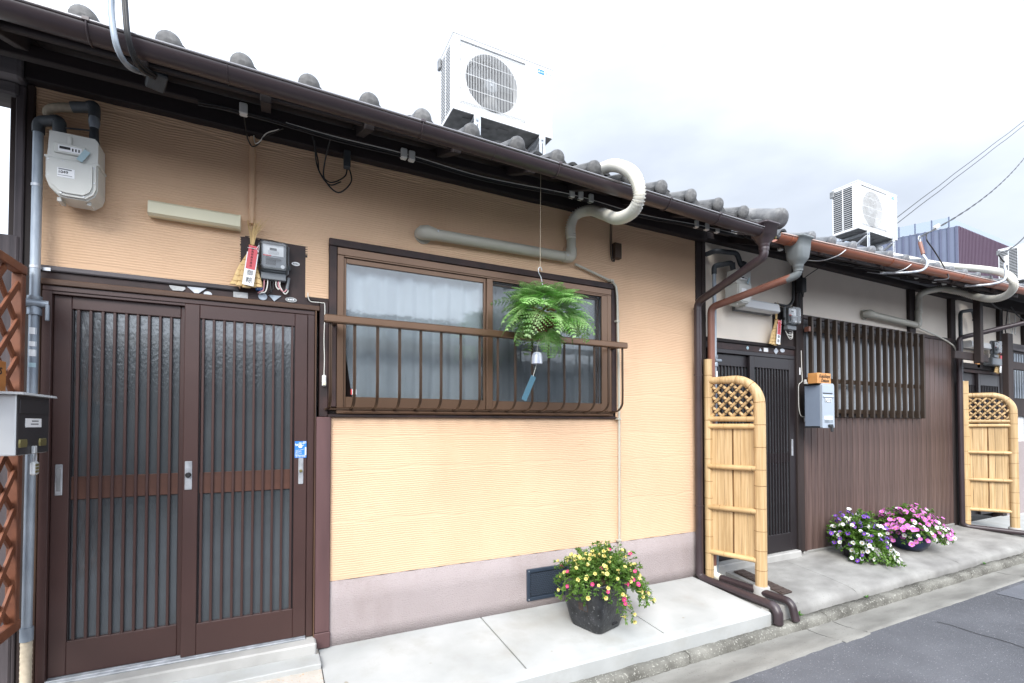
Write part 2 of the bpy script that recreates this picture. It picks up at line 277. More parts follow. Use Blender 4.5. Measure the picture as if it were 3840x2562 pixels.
# ------------------------------------------------------------------ mesh building
ORG = {}
class MB:
    def __init__(s): s.v = []; s.f = []; s.mi = []; s.sm = []; s.cur = 0
    def add(s, vs, fs, smooth=False):
        o = len(s.v); s.v.extend([tuple(v) for v in vs])
        for f in fs: s.f.append([i + o for i in f]); s.mi.append(s.cur); s.sm.append(smooth)
        return s
    def box(s, x0, x1, y0, y1, z0, z1, b=.0):
        return s.obox(((x0 + x1) / 2, (y0 + y1) / 2, (z0 + z1) / 2), (abs(x1 - x0), abs(y1 - y0), abs(z1 - z0)), None, b)
    def obox(s, c, size, rot=None, b=0.):
        hx, hy, hz = size[0] / 2, size[1] / 2, size[2] / 2
        c = Vector(c); Rm = rot if rot is not None else Matrix.Identity(3)
        if b <= 0:
            vs = [c + Rm @ Vector((sx * hx, sy * hy, sz * hz)) for sx in (-1, 1) for sy in (-1, 1) for sz in (-1, 1)]
            return s.add(vs, [(0, 1, 3, 2), (4, 6, 7, 5), (0, 4, 5, 1), (2, 3, 7, 6), (0, 2, 6, 4), (1, 5, 7, 3)])
        b = min(b, hx * .95, hy * .95, hz * .95)
        vs = []; idx = {}
        for sx in (-1, 1):
            for sy in (-1, 1):
                for sz in (-1, 1):
                    for ax in range(3):
                        p = [sx * (hx - b), sy * (hy - b), sz * (hz - b)]
                        p[ax] = (sx, sy, sz)[ax] * (hx, hy, hz)[ax]
                        idx[(sx, sy, sz, ax)] = len(vs); vs.append(c + Rm @ Vector(p))
        fs = []
        for ax in range(3):
            o1, o2 = [(1, 2), (2, 0), (0, 1)][ax]
            for sg in (-1, 1):
                q = []
                for a, bb in ((-1, -1), (1, -1), (1, 1), (-1, 1)):
                    k = [0, 0, 0]; k[ax] = sg; k[o1] = a; k[o2] = bb; q.append(idx[(k[0], k[1], k[2], ax)])
                fs.append(q if sg > 0 else q[::-1])
        for ax in range(3):          # edges running along ax
            o1, o2 = [(1, 2), (2, 0), (0, 1)][ax]
            for a in (-1, 1):
                for bb in (-1, 1):
                    def K(e, fa):
                        k = [0, 0, 0]; k[ax] = e; k[o1] = a; k[o2] = bb; return idx[(k[0], k[1], k[2], fa)]
                    q = [K(-1, o1), K(1, o1), K(1, o2), K(-1, o2)]
                    fs.append(q if a * bb < 0 else q[::-1])
        for sx in (-1, 1):
            for sy in (-1, 1):
                for sz in (-1, 1):
                    t = [idx[(sx, sy, sz, k)] for k in range(3)]
                    fs.append(t if sx * sy * sz > 0 else t[::-1])
        return s.add(vs, fs)
    def tube(s, pts, r, n=8, cap=True, closed=False, flat=None):
        pts = [Vector(p) for p in pts]; m = len(pts)
        rs = r if isinstance(r, (list, tuple)) else [r] * m
        tang = []
        for i in range(m):
            a = pts[i - 1] if i > 0 else (pts[-1] if closed else pts[0]); b = pts[i + 1] if i < m - 1 else (pts[0] if closed else pts[-1])
            t = (b - a); tang.append(t.normalized() if t.length > 1e-9 else Vector((0, 0, 1)))
        up = Vector((0, 0, 1)) if abs(tang[0].z) < .9 else Vector((1, 0, 0))
        nrm = (up - tang[0] * up.dot(tang[0])).normalized()
        vs = []; fs = []; rings = []
        for i in range(m):
            t = tang[i]; nrm = (nrm - t * nrm.dot(t))
            nrm = nrm.normalized() if nrm.length > 1e-6 else t.orthogonal().normalized()
            bi = t.cross(nrm); ring = []
            for k in range(n):
                a = 2 * PI * k / n
                d = nrm * math.cos(a) + bi * math.sin(a) * (flat if flat else 1)
                ring.append(len(vs)); vs.append(pts[i] + d * rs[i])
            rings.append(ring)
        for i in range(m - 1 + (1 if closed else 0)):
            A = rings[i]; B = rings[(i + 1) % m]
            for k in range(n): fs.append((A[k], A[(k + 1) % n], B[(k + 1) % n], B[k]))
        s.add(vs, fs, True)
        if cap and not closed:
            s.add([vs[i] for i in rings[0]], [tuple(range(n))[::-1]]); s.add([vs[i] for i in rings[-1]], [tuple(range(n))])
        return s
    def lathe(s, prof, c, n=16, axis='z', smooth=True, capb=True, capt=True, rot=None, sx=1., sy=1.):
        c = Vector(c); vs = []; fs = []
        def put(x, y, z):
            p = Vector((x * sx, y * sy, z))
            if axis == 'y': p = Vector((p.x, p.z, p.y))
            if axis == 'x': p = Vector((p.z, p.x, p.y))
            if rot is not None: p = rot @ p
            return c + p
        for (r, z) in prof:
            for k in range(n):
                a = 2 * PI * k / n; vs.append(put(r * math.cos(a), r * math.sin(a), z))
        m = len(prof)
        flip = axis in ('y',)
        for i in range(m - 1):
            for k in range(n):
                q = (i * n + k, i * n + (k + 1) % n, (i + 1) * n + (k + 1) % n, (i + 1) * n + k)
                fs.append(q[::-1] if flip else q)
        s.add(vs, fs, smooth)
        if capb: s.add(vs[:n], [tuple(range(n)) if flip else tuple(range(n))[::-1]])
        if capt: s.add(vs[-n:], [tuple(range(n))[::-1] if flip else tuple(range(n))])
        return s
    def prism(s, o, a0, a1, axis='y', smooth=False):
        """closed outline o (two coordinates) pushed along axis from a0 to a1"""
        n = len(o)
        def put(u, v, a): return {'y': (u, a, v), 'x': (a, u, v), 'z': (u, v, a)}[axis]
        area = sum(o[i][0] * o[(i + 1) % n][1] - o[(i + 1) % n][0] * o[i][1] for i in range(n))
        if area < 0: o = o[::-1]
        A = [put(u, v, a0) for u, v in o]; B = [put(u, v, a1) for u, v in o]
        sgn = (a1 > a0) ^ (axis == 'y')
        side = [(i, (i + 1) % n, n + (i + 1) % n, n + i) for i in range(n)]
        fs = side if sgn else [f[::-1] for f in side]
        s.add(A + B, fs, smooth)
        f0 = tuple(range(n)); s.add(A, [f0[::-1] if sgn else f0]); s.add(B, [f0 if sgn else f0[::-1]])
        return s
    def sweep(s, prof, path, closed_prof=False, smooth=True):
        """prof: function giving for each path index a list of points"""
        vs = []; fs = []; n = len(prof(0))
        for i in range(len(path)): vs.extend(prof(i))
        for i in range(len(path) - 1):
            for k in range(n - (0 if closed_prof else 1)):
                fs.append((i * n + k, (i + 1) * n + k, (i + 1) * n + (k + 1) % n, i * n + (k + 1) % n))
        return s.add(vs, fs, smooth)
    def loft(s, rings, smooth=False, cap=(True, True)):
        n = len(rings[0]); vs = [p for r in rings for p in r]; fs = []
        for i in range(len(rings) - 1):
            for k in range(n): fs.append((i * n + k, i * n + (k + 1) % n, (i + 1) * n + (k + 1) % n, (i + 1) * n + k))
        s.add(vs, fs, smooth)
        if cap[0]: s.add(rings[0], [tuple(range(n))[::-1]])
        if cap[1]: s.add(rings[-1], [tuple(range(n))])
        return s
    def mesh(s, name, mats, org=Vector((0, 0, 0))):
        me = bpy.data.meshes.new(name)
        me.from_pydata([tuple(Vector(v) - org) for v in s.v], [], s.f)
        for m in (mats if isinstance(mats, (list, tuple)) else [mats]): me.materials.append(mt[m] if isinstance(m, str) else m)
        me.polygons.foreach_set('material_index', s.mi); me.polygons.foreach_set('use_smooth', s.sm)
        me.update(); return me
    def build(s, name, mats, parent=None, label=None, cat=None, group=None, kind=None, loc=None):
        org = ORG[parent] if parent is not None else Vector(loc if loc is not None else (0, 0, 0))
        o = bpy.data.objects.new(name, s.mesh(name, mats, org)); COL.objects.link(o)
        if parent is not None: o.parent = parent
        else: o.location = org
        ORG[o] = org
        return tag(o, label, cat, group, kind)
def tag(o, label=None, cat=None, group=None, kind=None):
    if label: o['label'] = label
    if cat: o['category'] = cat
    if group: o['group'] = group
    if kind: o['kind'] = kind
    return o
def thing(name, label, cat, loc, group=None):
    o = bpy.data.objects.new(name, None); COL.objects.link(o); o.location = loc; o.empty_display_size = .1
    ORG[o] = Vector(loc); return tag(o, label, cat, group)
def inst(me, name, parent, loc, rot=None, scl=None, kind=None):
    o = bpy.data.objects.new(name, me); COL.objects.link(o); o.parent = parent
    Mx = Matrix.Translation(Vector(loc) - ORG[parent])
    if rot is not None: Mx = Mx @ rot.to_4x4()
    if scl is not None: Mx = Mx @ Matrix.Diagonal(Vector((scl, scl, scl, 1) if not isinstance(scl, (tuple, list)) else tuple(scl) + (1,)))
    o.matrix_basis = Mx; ORG[o] = Vector(loc)
    return tag(o, kind=kind)
def dup(o, delta, label=None, parent=None):
    c = o.copy(); COL.objects.link(c)
    if parent is not None: c.parent = parent
    else: c.location = Vector(o.location) + Vector(delta)
    ORG[c] = ORG[o] + Vector(delta)
    if label: c['label'] = label
    for ch in list(o.children): dup(ch, delta, None, c)
    return c
def box(name, mat, parent, x0, x1, y0, y1, z0, z1, b=.0, **k): return MB().box(x0, x1, y0, y1, z0, z1, b).build(name, mat, parent, **k)
def tube(name, mat, parent, pts, r, n=8, **k): return MB().tube(pts, r, n).build(name, mat, parent, **k)
def smooth_path(pts, k=8):
    P = [Vector(p) for p in pts]; P = [P[0] * 2 - P[1]] + P + [P[-1] * 2 - P[-2]]; o = []
    for i in range(1, len(P) - 2):
        for j in range(k):
            t = j / k; a, b, c, d = P[i - 1], P[i], P[i + 1], P[i + 2]
            o.append(.5 * ((2 * b) + (c - a) * t + (2 * a - 5 * b + 4 * c - d) * t * t + (3 * b - a - 3 * c + d) * t ** 3))
    o.append(P[-2]); return o
def even(pts, step):
    P = [Vector(p) for p in pts]; o = [P[0]]; acc = 0
    for a, b in zip(P[:-1], P[1:]):
        l = (b - a).length
        if l < 1e-9: continue
        t = step - acc
        while t <= l: o.append(a + (b - a) * (t / l)); t += step
        acc = l - (t - step)
    o.append(P[-1]); return o
def bent(pts, r=.05, k=5):
    """polyline with rounded corners"""
    P = [Vector(p) for p in pts]; o = [P[0]]
    for i in range(1, len(P) - 1):
        a, b, c = P[i - 1], P[i], P[i + 1]
        da = (a - b); dc = (c - b); rr = min(r, da.length * .49, dc.length * .49)
        A = b + da.normalized() * rr; C = b + dc.normalized() * rr
        for j in range(k + 1):
            t = j / k; o.append(A * (1 - t) ** 2 + b * 2 * t * (1 - t) + C * t * t)
    o.append(P[-1]); return o
def rotm(x=0, y=0, z=0): return Euler((x, y, z)).to_matrix()
def lettering(body, size, mat, parent, loc, rot=None, ext=.0006, sx=1., shear=0., name='lettering', bold=0.):
    c = bpy.data.curves.new('text', 'FONT'); c.body = body; c.size = size; c.align_x = 'CENTER'; c.align_y = 'CENTER'
    c.extrude = ext; c.shear = shear; c.offset = bold; c.resolution_u = 3
    t = bpy.data.objects.new('text', c); COL.objects.link(t)
    dg = bpy.context.evaluated_depsgraph_get(); me = bpy.data.meshes.new_from_object(t.evaluated_get(dg))
    bpy.data.objects.remove(t); bpy.data.curves.remove(c)
    if len(me.polygons) == 0: return None
    me.materials.clear(); me.materials.append(mt[mat])
    Rm = rotm(PI / 2, 0, 0) if rot is None else rot
    return inst(me, name, parent, loc, Rm, (sx, 1, 1))
FACE_X = rotm(0, 0, PI / 2) @ rotm(PI / 2, 0, 0)      # lettering that faces +x

# ================================================================== GROUND
g = MB().box(-60, 120, -60, 90, -.8, -.30); g.build('ground', 'ground', None, kind='structure')
r = MB()
r.add([(-30, -1.03, -.185), (-30, -5.6, -.185), (60, -5.6, -.185), (60, -1.03, -.185)], [(0, 1, 2, 3)])
r.build('road', 'asphalt', None, kind='structure')
p = MB()      # newer asphalt patch beyond the crack
p.add([(5.72, -1.075, -.181), (5.70, -2.6, -.181), (9.4, -2.6, -.181), (9.4, -1.05, -.181)], [(0, 1, 2, 3)])
p.build('asphalt_patch', 'asphalt_patch', None, kind='structure')
ck = MB()
for x0, y0, y1 in ((4.50, -1.15, -3.2),):
    yy = np.linspace(y0, y1, 26); w = .004
    xs = [x0 + .012 * math.sin(i * 1.7) + .01 * math.sin(i * .6) for i in range(26)]
    for i in range(25):
        ck.add([(xs[i] - w, yy[i], -.181), (xs[i] + w, yy[i], -.181), (xs[i + 1] + w, yy[i + 1], -.181), (xs[i + 1] - w, yy[i + 1], -.181)], [(0, 1, 2, 3)])
ck.build('road_crack', 'crack', None, kind='structure')

# shallow concrete channel between kerb and asphalt
def channel(x0, x1, n, y_edge, seed):
    rr = random.Random(seed); m = MB(); ys = [-.765, -.80, -.86, -.93, -.99, None]; zs = [-.188, -.194, -.196, -.190, -.183, -.180]
    xs = np.linspace(x0, x1, n); rows = []
    for x in xs:
        e = y_edge + rr.uniform(-.004, .004) + .008 * math.sin(x * 2.1)
        rows.append([(x, (e if y is None else y), z + rr.uniform(-.0015, .0015)) for y, z in zip(ys, zs)] + [(x, e - .012, -.19)])
    k = len(rows[0]); vs = [p for r_ in rows for p in r_]; fs = []
    for i in range(n - 1):
        for j in range(k - 1): fs.append((i * k + j, i * k + j + 1, (i + 1) * k + j + 1, (i + 1) * k + j))
    m.add(vs, fs, True); return m
chn = thing('gutter_channel', None, None, (3.0, -.9, -.19)); chn['kind'] = 'structure'
for i, (a, b, e) in enumerate(((-6, -1.2, -1.03), (-1.2, 1.2, -1.03), (1.206, 3.515, -1.03), (3.522, 3.83, -1.05), (3.836, 6.6, -1.02), (6.606, 9.6, -1.0), (9.606, 16, -1.0))):
    channel(a, b, max(4, int((b - a) / .05)), e, i).build('channel_slab', 'channel', chn)

# kerb stones (lip of the channel)
def rough_bar(x0, x1, prof, seed, amp=.004, step=.05):
    rr = random.Random(seed); n = max(3, int((x1 - x0) / step)); rings = []
    for i in range(n + 1):
        x = x0 + (x1 - x0) * i / n
        rings.append([(x, y + rr.uniform(-amp, amp), z + rr.uniform(-amp, amp)) for y, z in prof])
    return MB().loft(rings, True)
krb = thing('kerb', None, None, (3.0, -.74, -.2)); krb['kind'] = 'structure'
kp = [(-.68, -.30), (-.68, -.135), (-.75, -.128), (-.772, -.133), (-.782, -.146), (-.776, -.30)]
xs = [-6, -4.2, -2.4, -.6, .95, 2.35, 3.765, 4.83, 6.1, 7.35, 8.6, 10.2, 12, 16]
for i in range(len(xs) - 1): rough_bar(xs[i] + .004, xs[i + 1] - .004, kp, 50 + i).build('kerb_stone', 'kerb', krb)

# pavement in front of the tan house
pv = thing('pavement', None, None, (1.7, -.35, 0)); pv['kind'] = 'structure'
def slab(x0, x1, mat, parent, zw=.018, zf=-.038, yf=-.715, name='paving_slab', band=True):
    m = MB()
    if band:
        m.loft([[(x, .0, zw), (x, .0, -.3), (x, -.652, -.3), (x, -.652, zf + .003)] for x in (x0, x1)])
    else:
        m.loft([[(x, .0, zw), (x, .0, -.3), (x, yf, -.3), (x, yf, zf - .008), (x, yf + .010, zf)] for x in (x0, x1)])
    return m.build(name, mat, parent)
slab(.262, 1.262, 'slab', pv); slab(1.272, 2.262, 'slab', pv); slab(2.272, 3.205, 'slab', pv)
m = MB(); m.loft([[(x, -.654, -.029), (x, -.654, -.3), (x, -.722, -.3), (x, -.722, -.048), (x, -.712, -.038)] for x in (.25, 3.205)])
m.build('edging', 'slab', pv)
slab(-1.6, .256, 'apron', pv, .030, -.035, -.65, 'door_apron')
m = MB(); m.loft([[(x, -.654, -.033), (x, -.654, -.3), (x, -.722, -.3), (x, -.722, -.05), (x, -.712, -.04)] for x in (-1.6, .246)])
m.build('edging', 'slab', pv)
box('band', 'slab', pv, -1.3, .256, -.235, -.105, -.1, .036, .004)
# door step
st = thing('door_step', None, None, (-.36, -.05, .05)); st['kind'] = 'structure'
MB().box(-.98, .242, -.105, .06, -.1, .094, .008).build('step_block', 'concrete', st)
# drain gap between the two plots
gp = MB().box(3.20, 3.56, -.69, .02, -.3, -.03); gp.build('drain_gap', 'conc_old', None, kind='structure')
# old pavement in front of the dark boarded house
pv2 = thing('old_pavement', None, None, (5.8, -.35, 0)); pv2['kind'] = 'structure'
prof2 = [(.02, .045), (-.05, .030), (-.22, .008), (-.45, -.022), (-.60, -.045), (-.655, -.058), (-.685, -.075), (-.694, -.10), (-.69, -.3), (.02, -.3)]
for i, (a, b) in enumerate(((3.545, 4.33), (4.334, 6.1), (6.104, 8.02))):
    n = int((b - a) / .04); rr = random.Random(90 + i); rings = []
    for k in range(n + 1):
        x = a + (b - a) * k / n
        rings.append([(x, y + (rr.uniform(-.004, .004) if y < -.6 else 0) + (.006 * math.sin(x * 5) if y < -.6 else 0), z + (rr.uniform(-.003, .003) if y < -.6 else .002 * math.sin(x * 7 + y * 9))) for y, z in prof2])
    MB().loft(rings, True).build('paving_slab', 'conc_old', pv2)
pv3 = thing('far_pavement', None, None, (10, -.35, 0)); pv3['kind'] = 'structure'
for a, b in ((8.03, 9.5), (9.51, 11), (11.01, 16)): slab(a, b, 'slab', pv3, .03, -.03, -.69, 'paving_slab', False)
# steps of the dark house
s2 = thing('door_sill', None, None, (4.0, 0, .05)); s2['kind'] = 'structure'
MB().box(3.40, 4.60, -.06, .1, -.05, .088, .008).build('step_block', 'concrete', s2)
MB().box(4.69, 7.80, -.025, .1, -.05, .062, .006).build('footing', 'conc_old', s2)

# houses across the street (seen only in the panes)
op_ = MB().box(-20, 26, -13, -9.0, -.2, 2.75); op_.box(.8, 6.2, -13, -8.96, -.2, 4.0); op_.build('opposite_houses', 'siding', None, kind='structure')
op_ = MB(); op_.loft([[(x, -8.5, 2.8), (x, -10.7, 3.4), (x, -13, 2.8), (x, -13, 2.7), (x, -8.5, 2.7)] for x in (-20.3, .78)]); op_.loft([[(x, -8.5, 2.8), (x, -10.7, 3.4), (x, -13, 2.8), (x, -13, 2.7), (x, -8.5, 2.7)] for x in (6.22, 26.3)])
op_.build('opposite_roofs', 'tile', None, kind='structure')

# ================================================================== TAN HOUSE
H1 = thing('row_house', 'tan combed-plaster row house with brown sliding doors and a bronze-framed window', 'house', (1.15, 0, 0))

def combed_plaster(x0, x1, z0, z1, holes, parent, seed, mat='plaster'):
    rng = np.random.default_rng(seed)
    dx, dz = .025, .0027
    X = np.arange(x0, x1 + dx * .5, dx); X[-1] = x1; Z = np.arange(z0, z1 + dz * .5, dz); Z[-1] = z1
    gx, gz = np.meshgrid(X, Z)                         # rows: z
    h = np.zeros_like(gx); per = .0132
    z = z0; row = 0
    sm = lambda: rng.normal()
    while z < z1:
        hz = rng.uniform(.20, .36); x = x0 - rng.uniform(0, .6)
        while x < x1:
            wx = rng.uniform(.55, 1.15)
            wob = .012 * np.sin(gz * 23 + row * 3 + x * 5)
            edge = .010 * np.sin(gx * 9 + x * 7) + .006 * np.sin(gx * 23 + z * 11)
            msk = (gz + edge >= z) & (gz + edge < z + hz) & (gx + wob >= x) & (gx + wob < x + wx)
            tilt = rng.normal(0, .018); up = .5 + .5 * np.clip((gz - 1.6) / 1.2, 0, 1)
            a1, a2 = rng.uniform(.004, .010), rng.uniform(.001, .003)
            ph = gz + tilt * (gx - x) + up * a1 * np.sin(gx * rng.uniform(4, 8) + rng.uniform(0, 6)) + up * a2 * np.sin(gx * rng.uniform(14, 26) + rng.uniform(0, 6)) + rng.uniform(0, per)
            ph = ph + .0012 * np.sin(gx * 61 + gz * 37)
            w = .5 + .5 * np.cos(ph * (2 * PI / per))
            v = (.0013 + .0011 * up) * w ** 1.3
            t = (gx + wob - x) / .05
            v = v + np.where((t >= 0) & (t < 1), .0019 * (1 - t) ** 2 * (.4 + w), 0)     # paste dragged up where a stroke starts
            tz = (gz + edge - z) / .012
            v = np.where((tz < 1), v * (.2 + .8 * np.clip(tz, 0, 1)) - .0010 * (1 - np.clip(tz, 0, 1)), v)
            h = np.where(msk, v, h); x += wx
        z += hz; row += 1
    h += .0016 * np.sin(gx * 2.1 + gz * 1.3) + .0012 * np.sin(gx * 5.3 - gz * 3.1) + RNG.normal(0, .00016, h.shape)
    nz_, nx_ = gx.shape
    co = np.stack([gx, -h, gz], -1).reshape(-1, 3) - np.array(ORG[parent])
    ii, jj = np.meshgrid(np.arange(nz_ - 1), np.arange(nx_ - 1), indexing='ij')
    cx = (gx[:-1, :-1] + gx[1:, 1:]) / 2; cz = (gz[:-1, :-1] + gz[1:, 1:]) / 2
    keep = np.ones_like(cx, bool)
    for a, b, c, d in holes: keep &= ~((cx > a) & (cx < b) & (cz > c) & (cz < d))
    i0 = (ii * nx_ + jj)[keep]
    q = np.stack([i0, i0 + 1, i0 + nx_ + 1, i0 + nx_], -1)
    me = bpy.data.meshes.new('wall')
    me.vertices.add(len(co)); me.vertices.foreach_set('co', co.astype(np.float32).ravel())
    me.loops.add(q.size); me.loops.foreach_set('vertex_index', q.astype(np.int32).ravel())
    me.polygons.add(len(q)); me.polygons.foreach_set('loop_start', np.arange(0, q.size, 4, dtype=np.int32))
    me.polygons.foreach_set('loop_total', np.full(len(q), 4, np.int32))
    me.polygons.foreach_set('use_smooth', np.ones(len(q), bool)); me.update(calc_edges=True); me.validate()
    me.materials.append(mt[mat])
    o = bpy.data.objects.new('wall', me); COL.objects.link(o); o.parent = parent; ORG[o] = ORG[parent]; return o
combed_plaster(-1.0, 3.268, .392, 2.93, [(-9, .312, 0, 2.03), (-.153, .184, 2.0, 2.325), (.305, 2.398, 1.35, 2.39), (-9, -.155, 0, 2.04)], H1, 5)
# solid wall behind the plaster, with the openings left free
m = MB()
for a, b, c, d in ((.27, 3.31, .0, 1.38), (2.35, 3.31, 1.38, 3.02), (.27, 2.35, 2.36, 3.02), (-1.05, .27, 2.0, 3.02)): m.box(a, b, .012, .10, c, d)
m.build('wall_core', 'wood_black', H1)
m = MB(); m.box(-1.05, -.99, .02, 4, 0, 3.0); m.box(-1.05, 3.3, 3.95, 4.05, 0, 3.0); m.box(3.24, 3.32, .10, 4, 0, 3.0)
m.build('side_walls', 'room', H1)
m = MB(); m.box(-.99, 3.24, .10, 3.95, 2.62, 2.66); m.box(-.99, 3.24, .10, 3.95, .06, .10); m.box(.245, .27, .10, 3.9, .1, 2.62); m.build('room', 'room', H1)
# roughcast plinth, its surface a little uneven
m = MB(); n = 150; rings = []
for i in range(n + 1):
    x = .318 + (3.272 - .318) * i / n; e = random.uniform(-.0012, .0012)
    rings.append([(x, .05, .0), (x, -.006 + e, .0), (x, -.007 - e, .1), (x, -.006 + e, .25), (x, -.005, .388 + .002 * math.sin(i * .7) + e), (x, .05, .392)])
m.loft(rings, True); m.build('plinth', 'plinth', H1)
# posts and beams
MB().box(-1.075, -1.052, -.02, .1, 0, 2.86, .004).build('corner_post', 'wood_black', H1)
MB().box(-1.052, -1.020, -.035, .1, 0, 2.86, .005).build('corner_post', 'wood_weather_v', H1)
MB().box(-1.020, -.992, -.022, .1, 0, 2.88, .004).build('corner_post', 'wood_black', H1)
MB().box(-1.10, -1.03, -.045, .1, 0, 2.16, .006).build('post_sleeve', 'wood_weather_v', H1)
MB().box(-1.9, -1.02, -.09, .12, 2.86, 3.0, .012).build('purlin', 'wood_weather', H1)
MB().box(-1.9, -1.04, -.05, .1, 2.80, 2.862, .01).build('bracket_beam', 'wood_weather', H1)
MB().box(-1.02, 3.36, -.055, .1, 2.885, 3.02, .006).build('wall_plate', 'wood_beam', H1)
MB().box(3.270, 3.355, -.012, .1, 0, 2.885, .004).build('end_board', 'wood_black', H1)
MB().box(.236, .318, -.022, .1, .112, 1.345, .004).build('door_post', 'wood_purple', H1)
MB().box(.232, .321, -.026, .1, .022, .111, .004).build('post_shoe', 'wood_purple', H1)
MB().box(.252, .300, -.018, .1, 1.346, 2.015, .004).build('post_upper', 'wood_frame', H1)
MB().box(.184, .302, -.014, .03, 2.012, 2.034, .003).build('ledge', 'wood_black', H1)
# eaves
SL = .42; EY = -.60
def roof_z(y, base=2.822): return base + SL * (y - EY)
m = MB()
for y0, y1 in ((EY, .6), (.6, 4.2)):
    m.add([(-1.95, y0, roof_z(y0)), (3.36, y0, roof_z(y0)), (3.36, y1, roof_z(y1)), (-1.95, y1, roof_z(y1)),
           (-1.95, y0, roof_z(y0) - .02), (3.36, y0, roof_z(y0) - .02), (3.36, y1, roof_z(y1) - .02), (-1.95, y1, roof_z(y1) - .02)],
          [(0, 1, 2, 3), (4, 7, 6, 5), (0, 4, 5, 1), (3, 2, 6, 7), (0, 3, 7, 4), (1, 5, 6, 2)])
m.mi[0] = m.mi[6] = m.mi[5] = m.mi[11] = 1
RF1 = m.build('roof', ['wood_beam', 'tile'], H1)
for k in range(12):
    x = -1.85 + k * .455
    q = MB(); a = math.atan(SL); cy = (EY + .1) / 2
    q.obox((x, cy, roof_z(cy) - .05), (.045, (.1 - EY) / math.cos(a), .055), rotm(a, 0, 0), .003); q.build('rafter', 'wood_beam', RF1)
MB().box(-1.95, 3.36, EY + .04, EY + .064, 2.785, 2.815, .003).build('fascia', 'wood_beam', RF1)
MB().box(-1.95, 3.36, -.30, -.26, 2.845, 2.90, .004).build('eave_purlin', 'wood_beam', RF1)

# ---- roof tiles
def tile_profile(P=.27):
    o = []
    for k in range(5):
        a = PI - PI / 2 * k / 4; o.append((.046 * math.cos(a), -.004 + .040 * math.sin(a) ** .8))
    for k in range(1, 8):                       # long S-curve from the roll down into the pan
        u = k / 7; o.append((.125 * u, .036 - .066 * (.5 - .5 * math.cos(PI * u ** .85))))
    for k in range(1, 5):
        u = k / 4; o.append((.125 + (P - .046 - .125) * u, -.030 + .020 * u * u))
    return o
def tile_mesh(eave, P=.27, mat='tile', ln=.285):
    pr = tile_profile(P); m = MB(); th = .017
    top0 = [(x, 0, z) for x, z in pr]; top1 = [(x, ln, z - .006) for x, z in pr]
    bot0 = [(x, .004, z - th) for x, z in pr]; bot1 = [(x, ln, z - th) for x, z in pr]
    n = len(pr); q = lambda a, b: [(i, i + 1, n + i + 1, n + i) for i in range(n - 1)]
    m.add(top0 + top1, q(0, 0), True); m.add(bot1 + bot0, q(0, 0), True); m.add(bot0 + top0, q(0, 0))
    m.add([top0[0], top1[0], bot1[0], bot0[0]], [(0, 1, 2, 3)]); m.add([top0[-1], top1[-1], bot1[-1], bot0[-1]], [(0, 3, 2, 1)])
    if eave:
        m.lathe([(.016, -.037), (.034, -.034), (.043, -.029), (.0475, -.022), (.0480, -.004), (.043, .002), (.039, .012), (.037, .035)], (0, 0, -.004), 18, 'y', True, True, False)
        ap = [(x, z) for x, z in pr if x >= .025]
        top = [(x, z - .004) for x, z in ap]; k = len(top)
        bt = [(x, min(z - .034, -.046 - .014 * math.sin(PI * i / (k - 1)))) for i, (x, z) in enumerate(ap)]
        m.prism(top + bt[::-1], -.010, .008, 'y')
    return m.mesh('roof_tile', mat)
def lay_tiles(parent, x0, n, P, rows, zfun, mat, seed, rise=lambda x: 0., step=.235, y0=-.585):
    rr = random.Random(seed); me = tile_mesh(True, P, mat); mf = tile_mesh(False, P, mat); a = math.atan(SL)
    for r_ in range(rows):
        for k in range(n):
            x = x0 + k * P; y = y0 + r_ * step * math.cos(a)
            z = zfun(y) + rise(x) + rr.uniform(-.003, .003) + (.010 + .004 * r_ if r_ else 0)
            inst(me if r_ == 0 else mf, 'roof_tile', parent, (x + rr.uniform(-.003, .003), y + rr.uniform(-.004, .004), z), rotm(a - .055 + rr.uniform(-.01, .01), rr.uniform(-.012, .012), rr.uniform(-.01, .01)))
tz1 = lambda y: 2.882 + SL * (y + .585)
lay_tiles(RF1, -1.74, 19, .27, 5, tz1, 'tile', 3, lambda x: .035 * max(0, -x - .1) * .35)
# end cap (barge roll) where the two roofs meet
m = MB(); m.lathe([(.040, -.05), (.068, -.044), (.078, -.03), (.080, .0), (.072, .05), (.070, .5)], (3.50, -.60, 2.895), 18, 'y', True, True, True, rotm(math.atan(SL), 0, 0)); m.build('barge_tile', 'tile', RF1)
m = MB()
for k in range(17):
    m.lathe([(.066, 0), (.064, .24)], (3.50, -.30 + k * .22, 3.03 + k * .092), 12, 'y', True, True, False, rotm(math.atan(SL), 0, 0))
m.build('barge_roll', 'tile', RF1)

# ---- gutter
def half_gutter(x0, x1, zf, y=-.675, r=.052, mat='gut_brown', parent=None, n=14, step=.4):
    m = MB(); xs = list(np.linspace(x0, x1, max(2, int((x1 - x0) / step))))
    def pf(i):
        x = xs[i]; z = zf(x); o = []
        for k in range(n + 1):
            a = PI + PI * k / n; o.append((x, y + r * math.cos(a), z + r * .92 * math.sin(a)))
        for k in range(n, -1, -1):
            a = PI + PI * k / n; o.append((x, y + (r - .003) * math.cos(a), z + (r - .003) * .92 * math.sin(a)))
        return o
    m.sweep(pf, xs, True)
    g_ = m.build('gutter', mat, parent)
    MB().tube([(x, y - r - .001, zf(x) + .001) for x in xs], .0058, 8).build('gutter_bead', 'gut_rim' if mat == 'gut_brown' else 'gut_rim2', g_)
    return g_
gz1 = lambda x: 2.792 - .019 * (x + .42) + .004 * math.sin(x * 1.7)
GT1 = half_gutter(-1.95, 3.17, gz1, -.675, .052, 'gut_brown', H1)
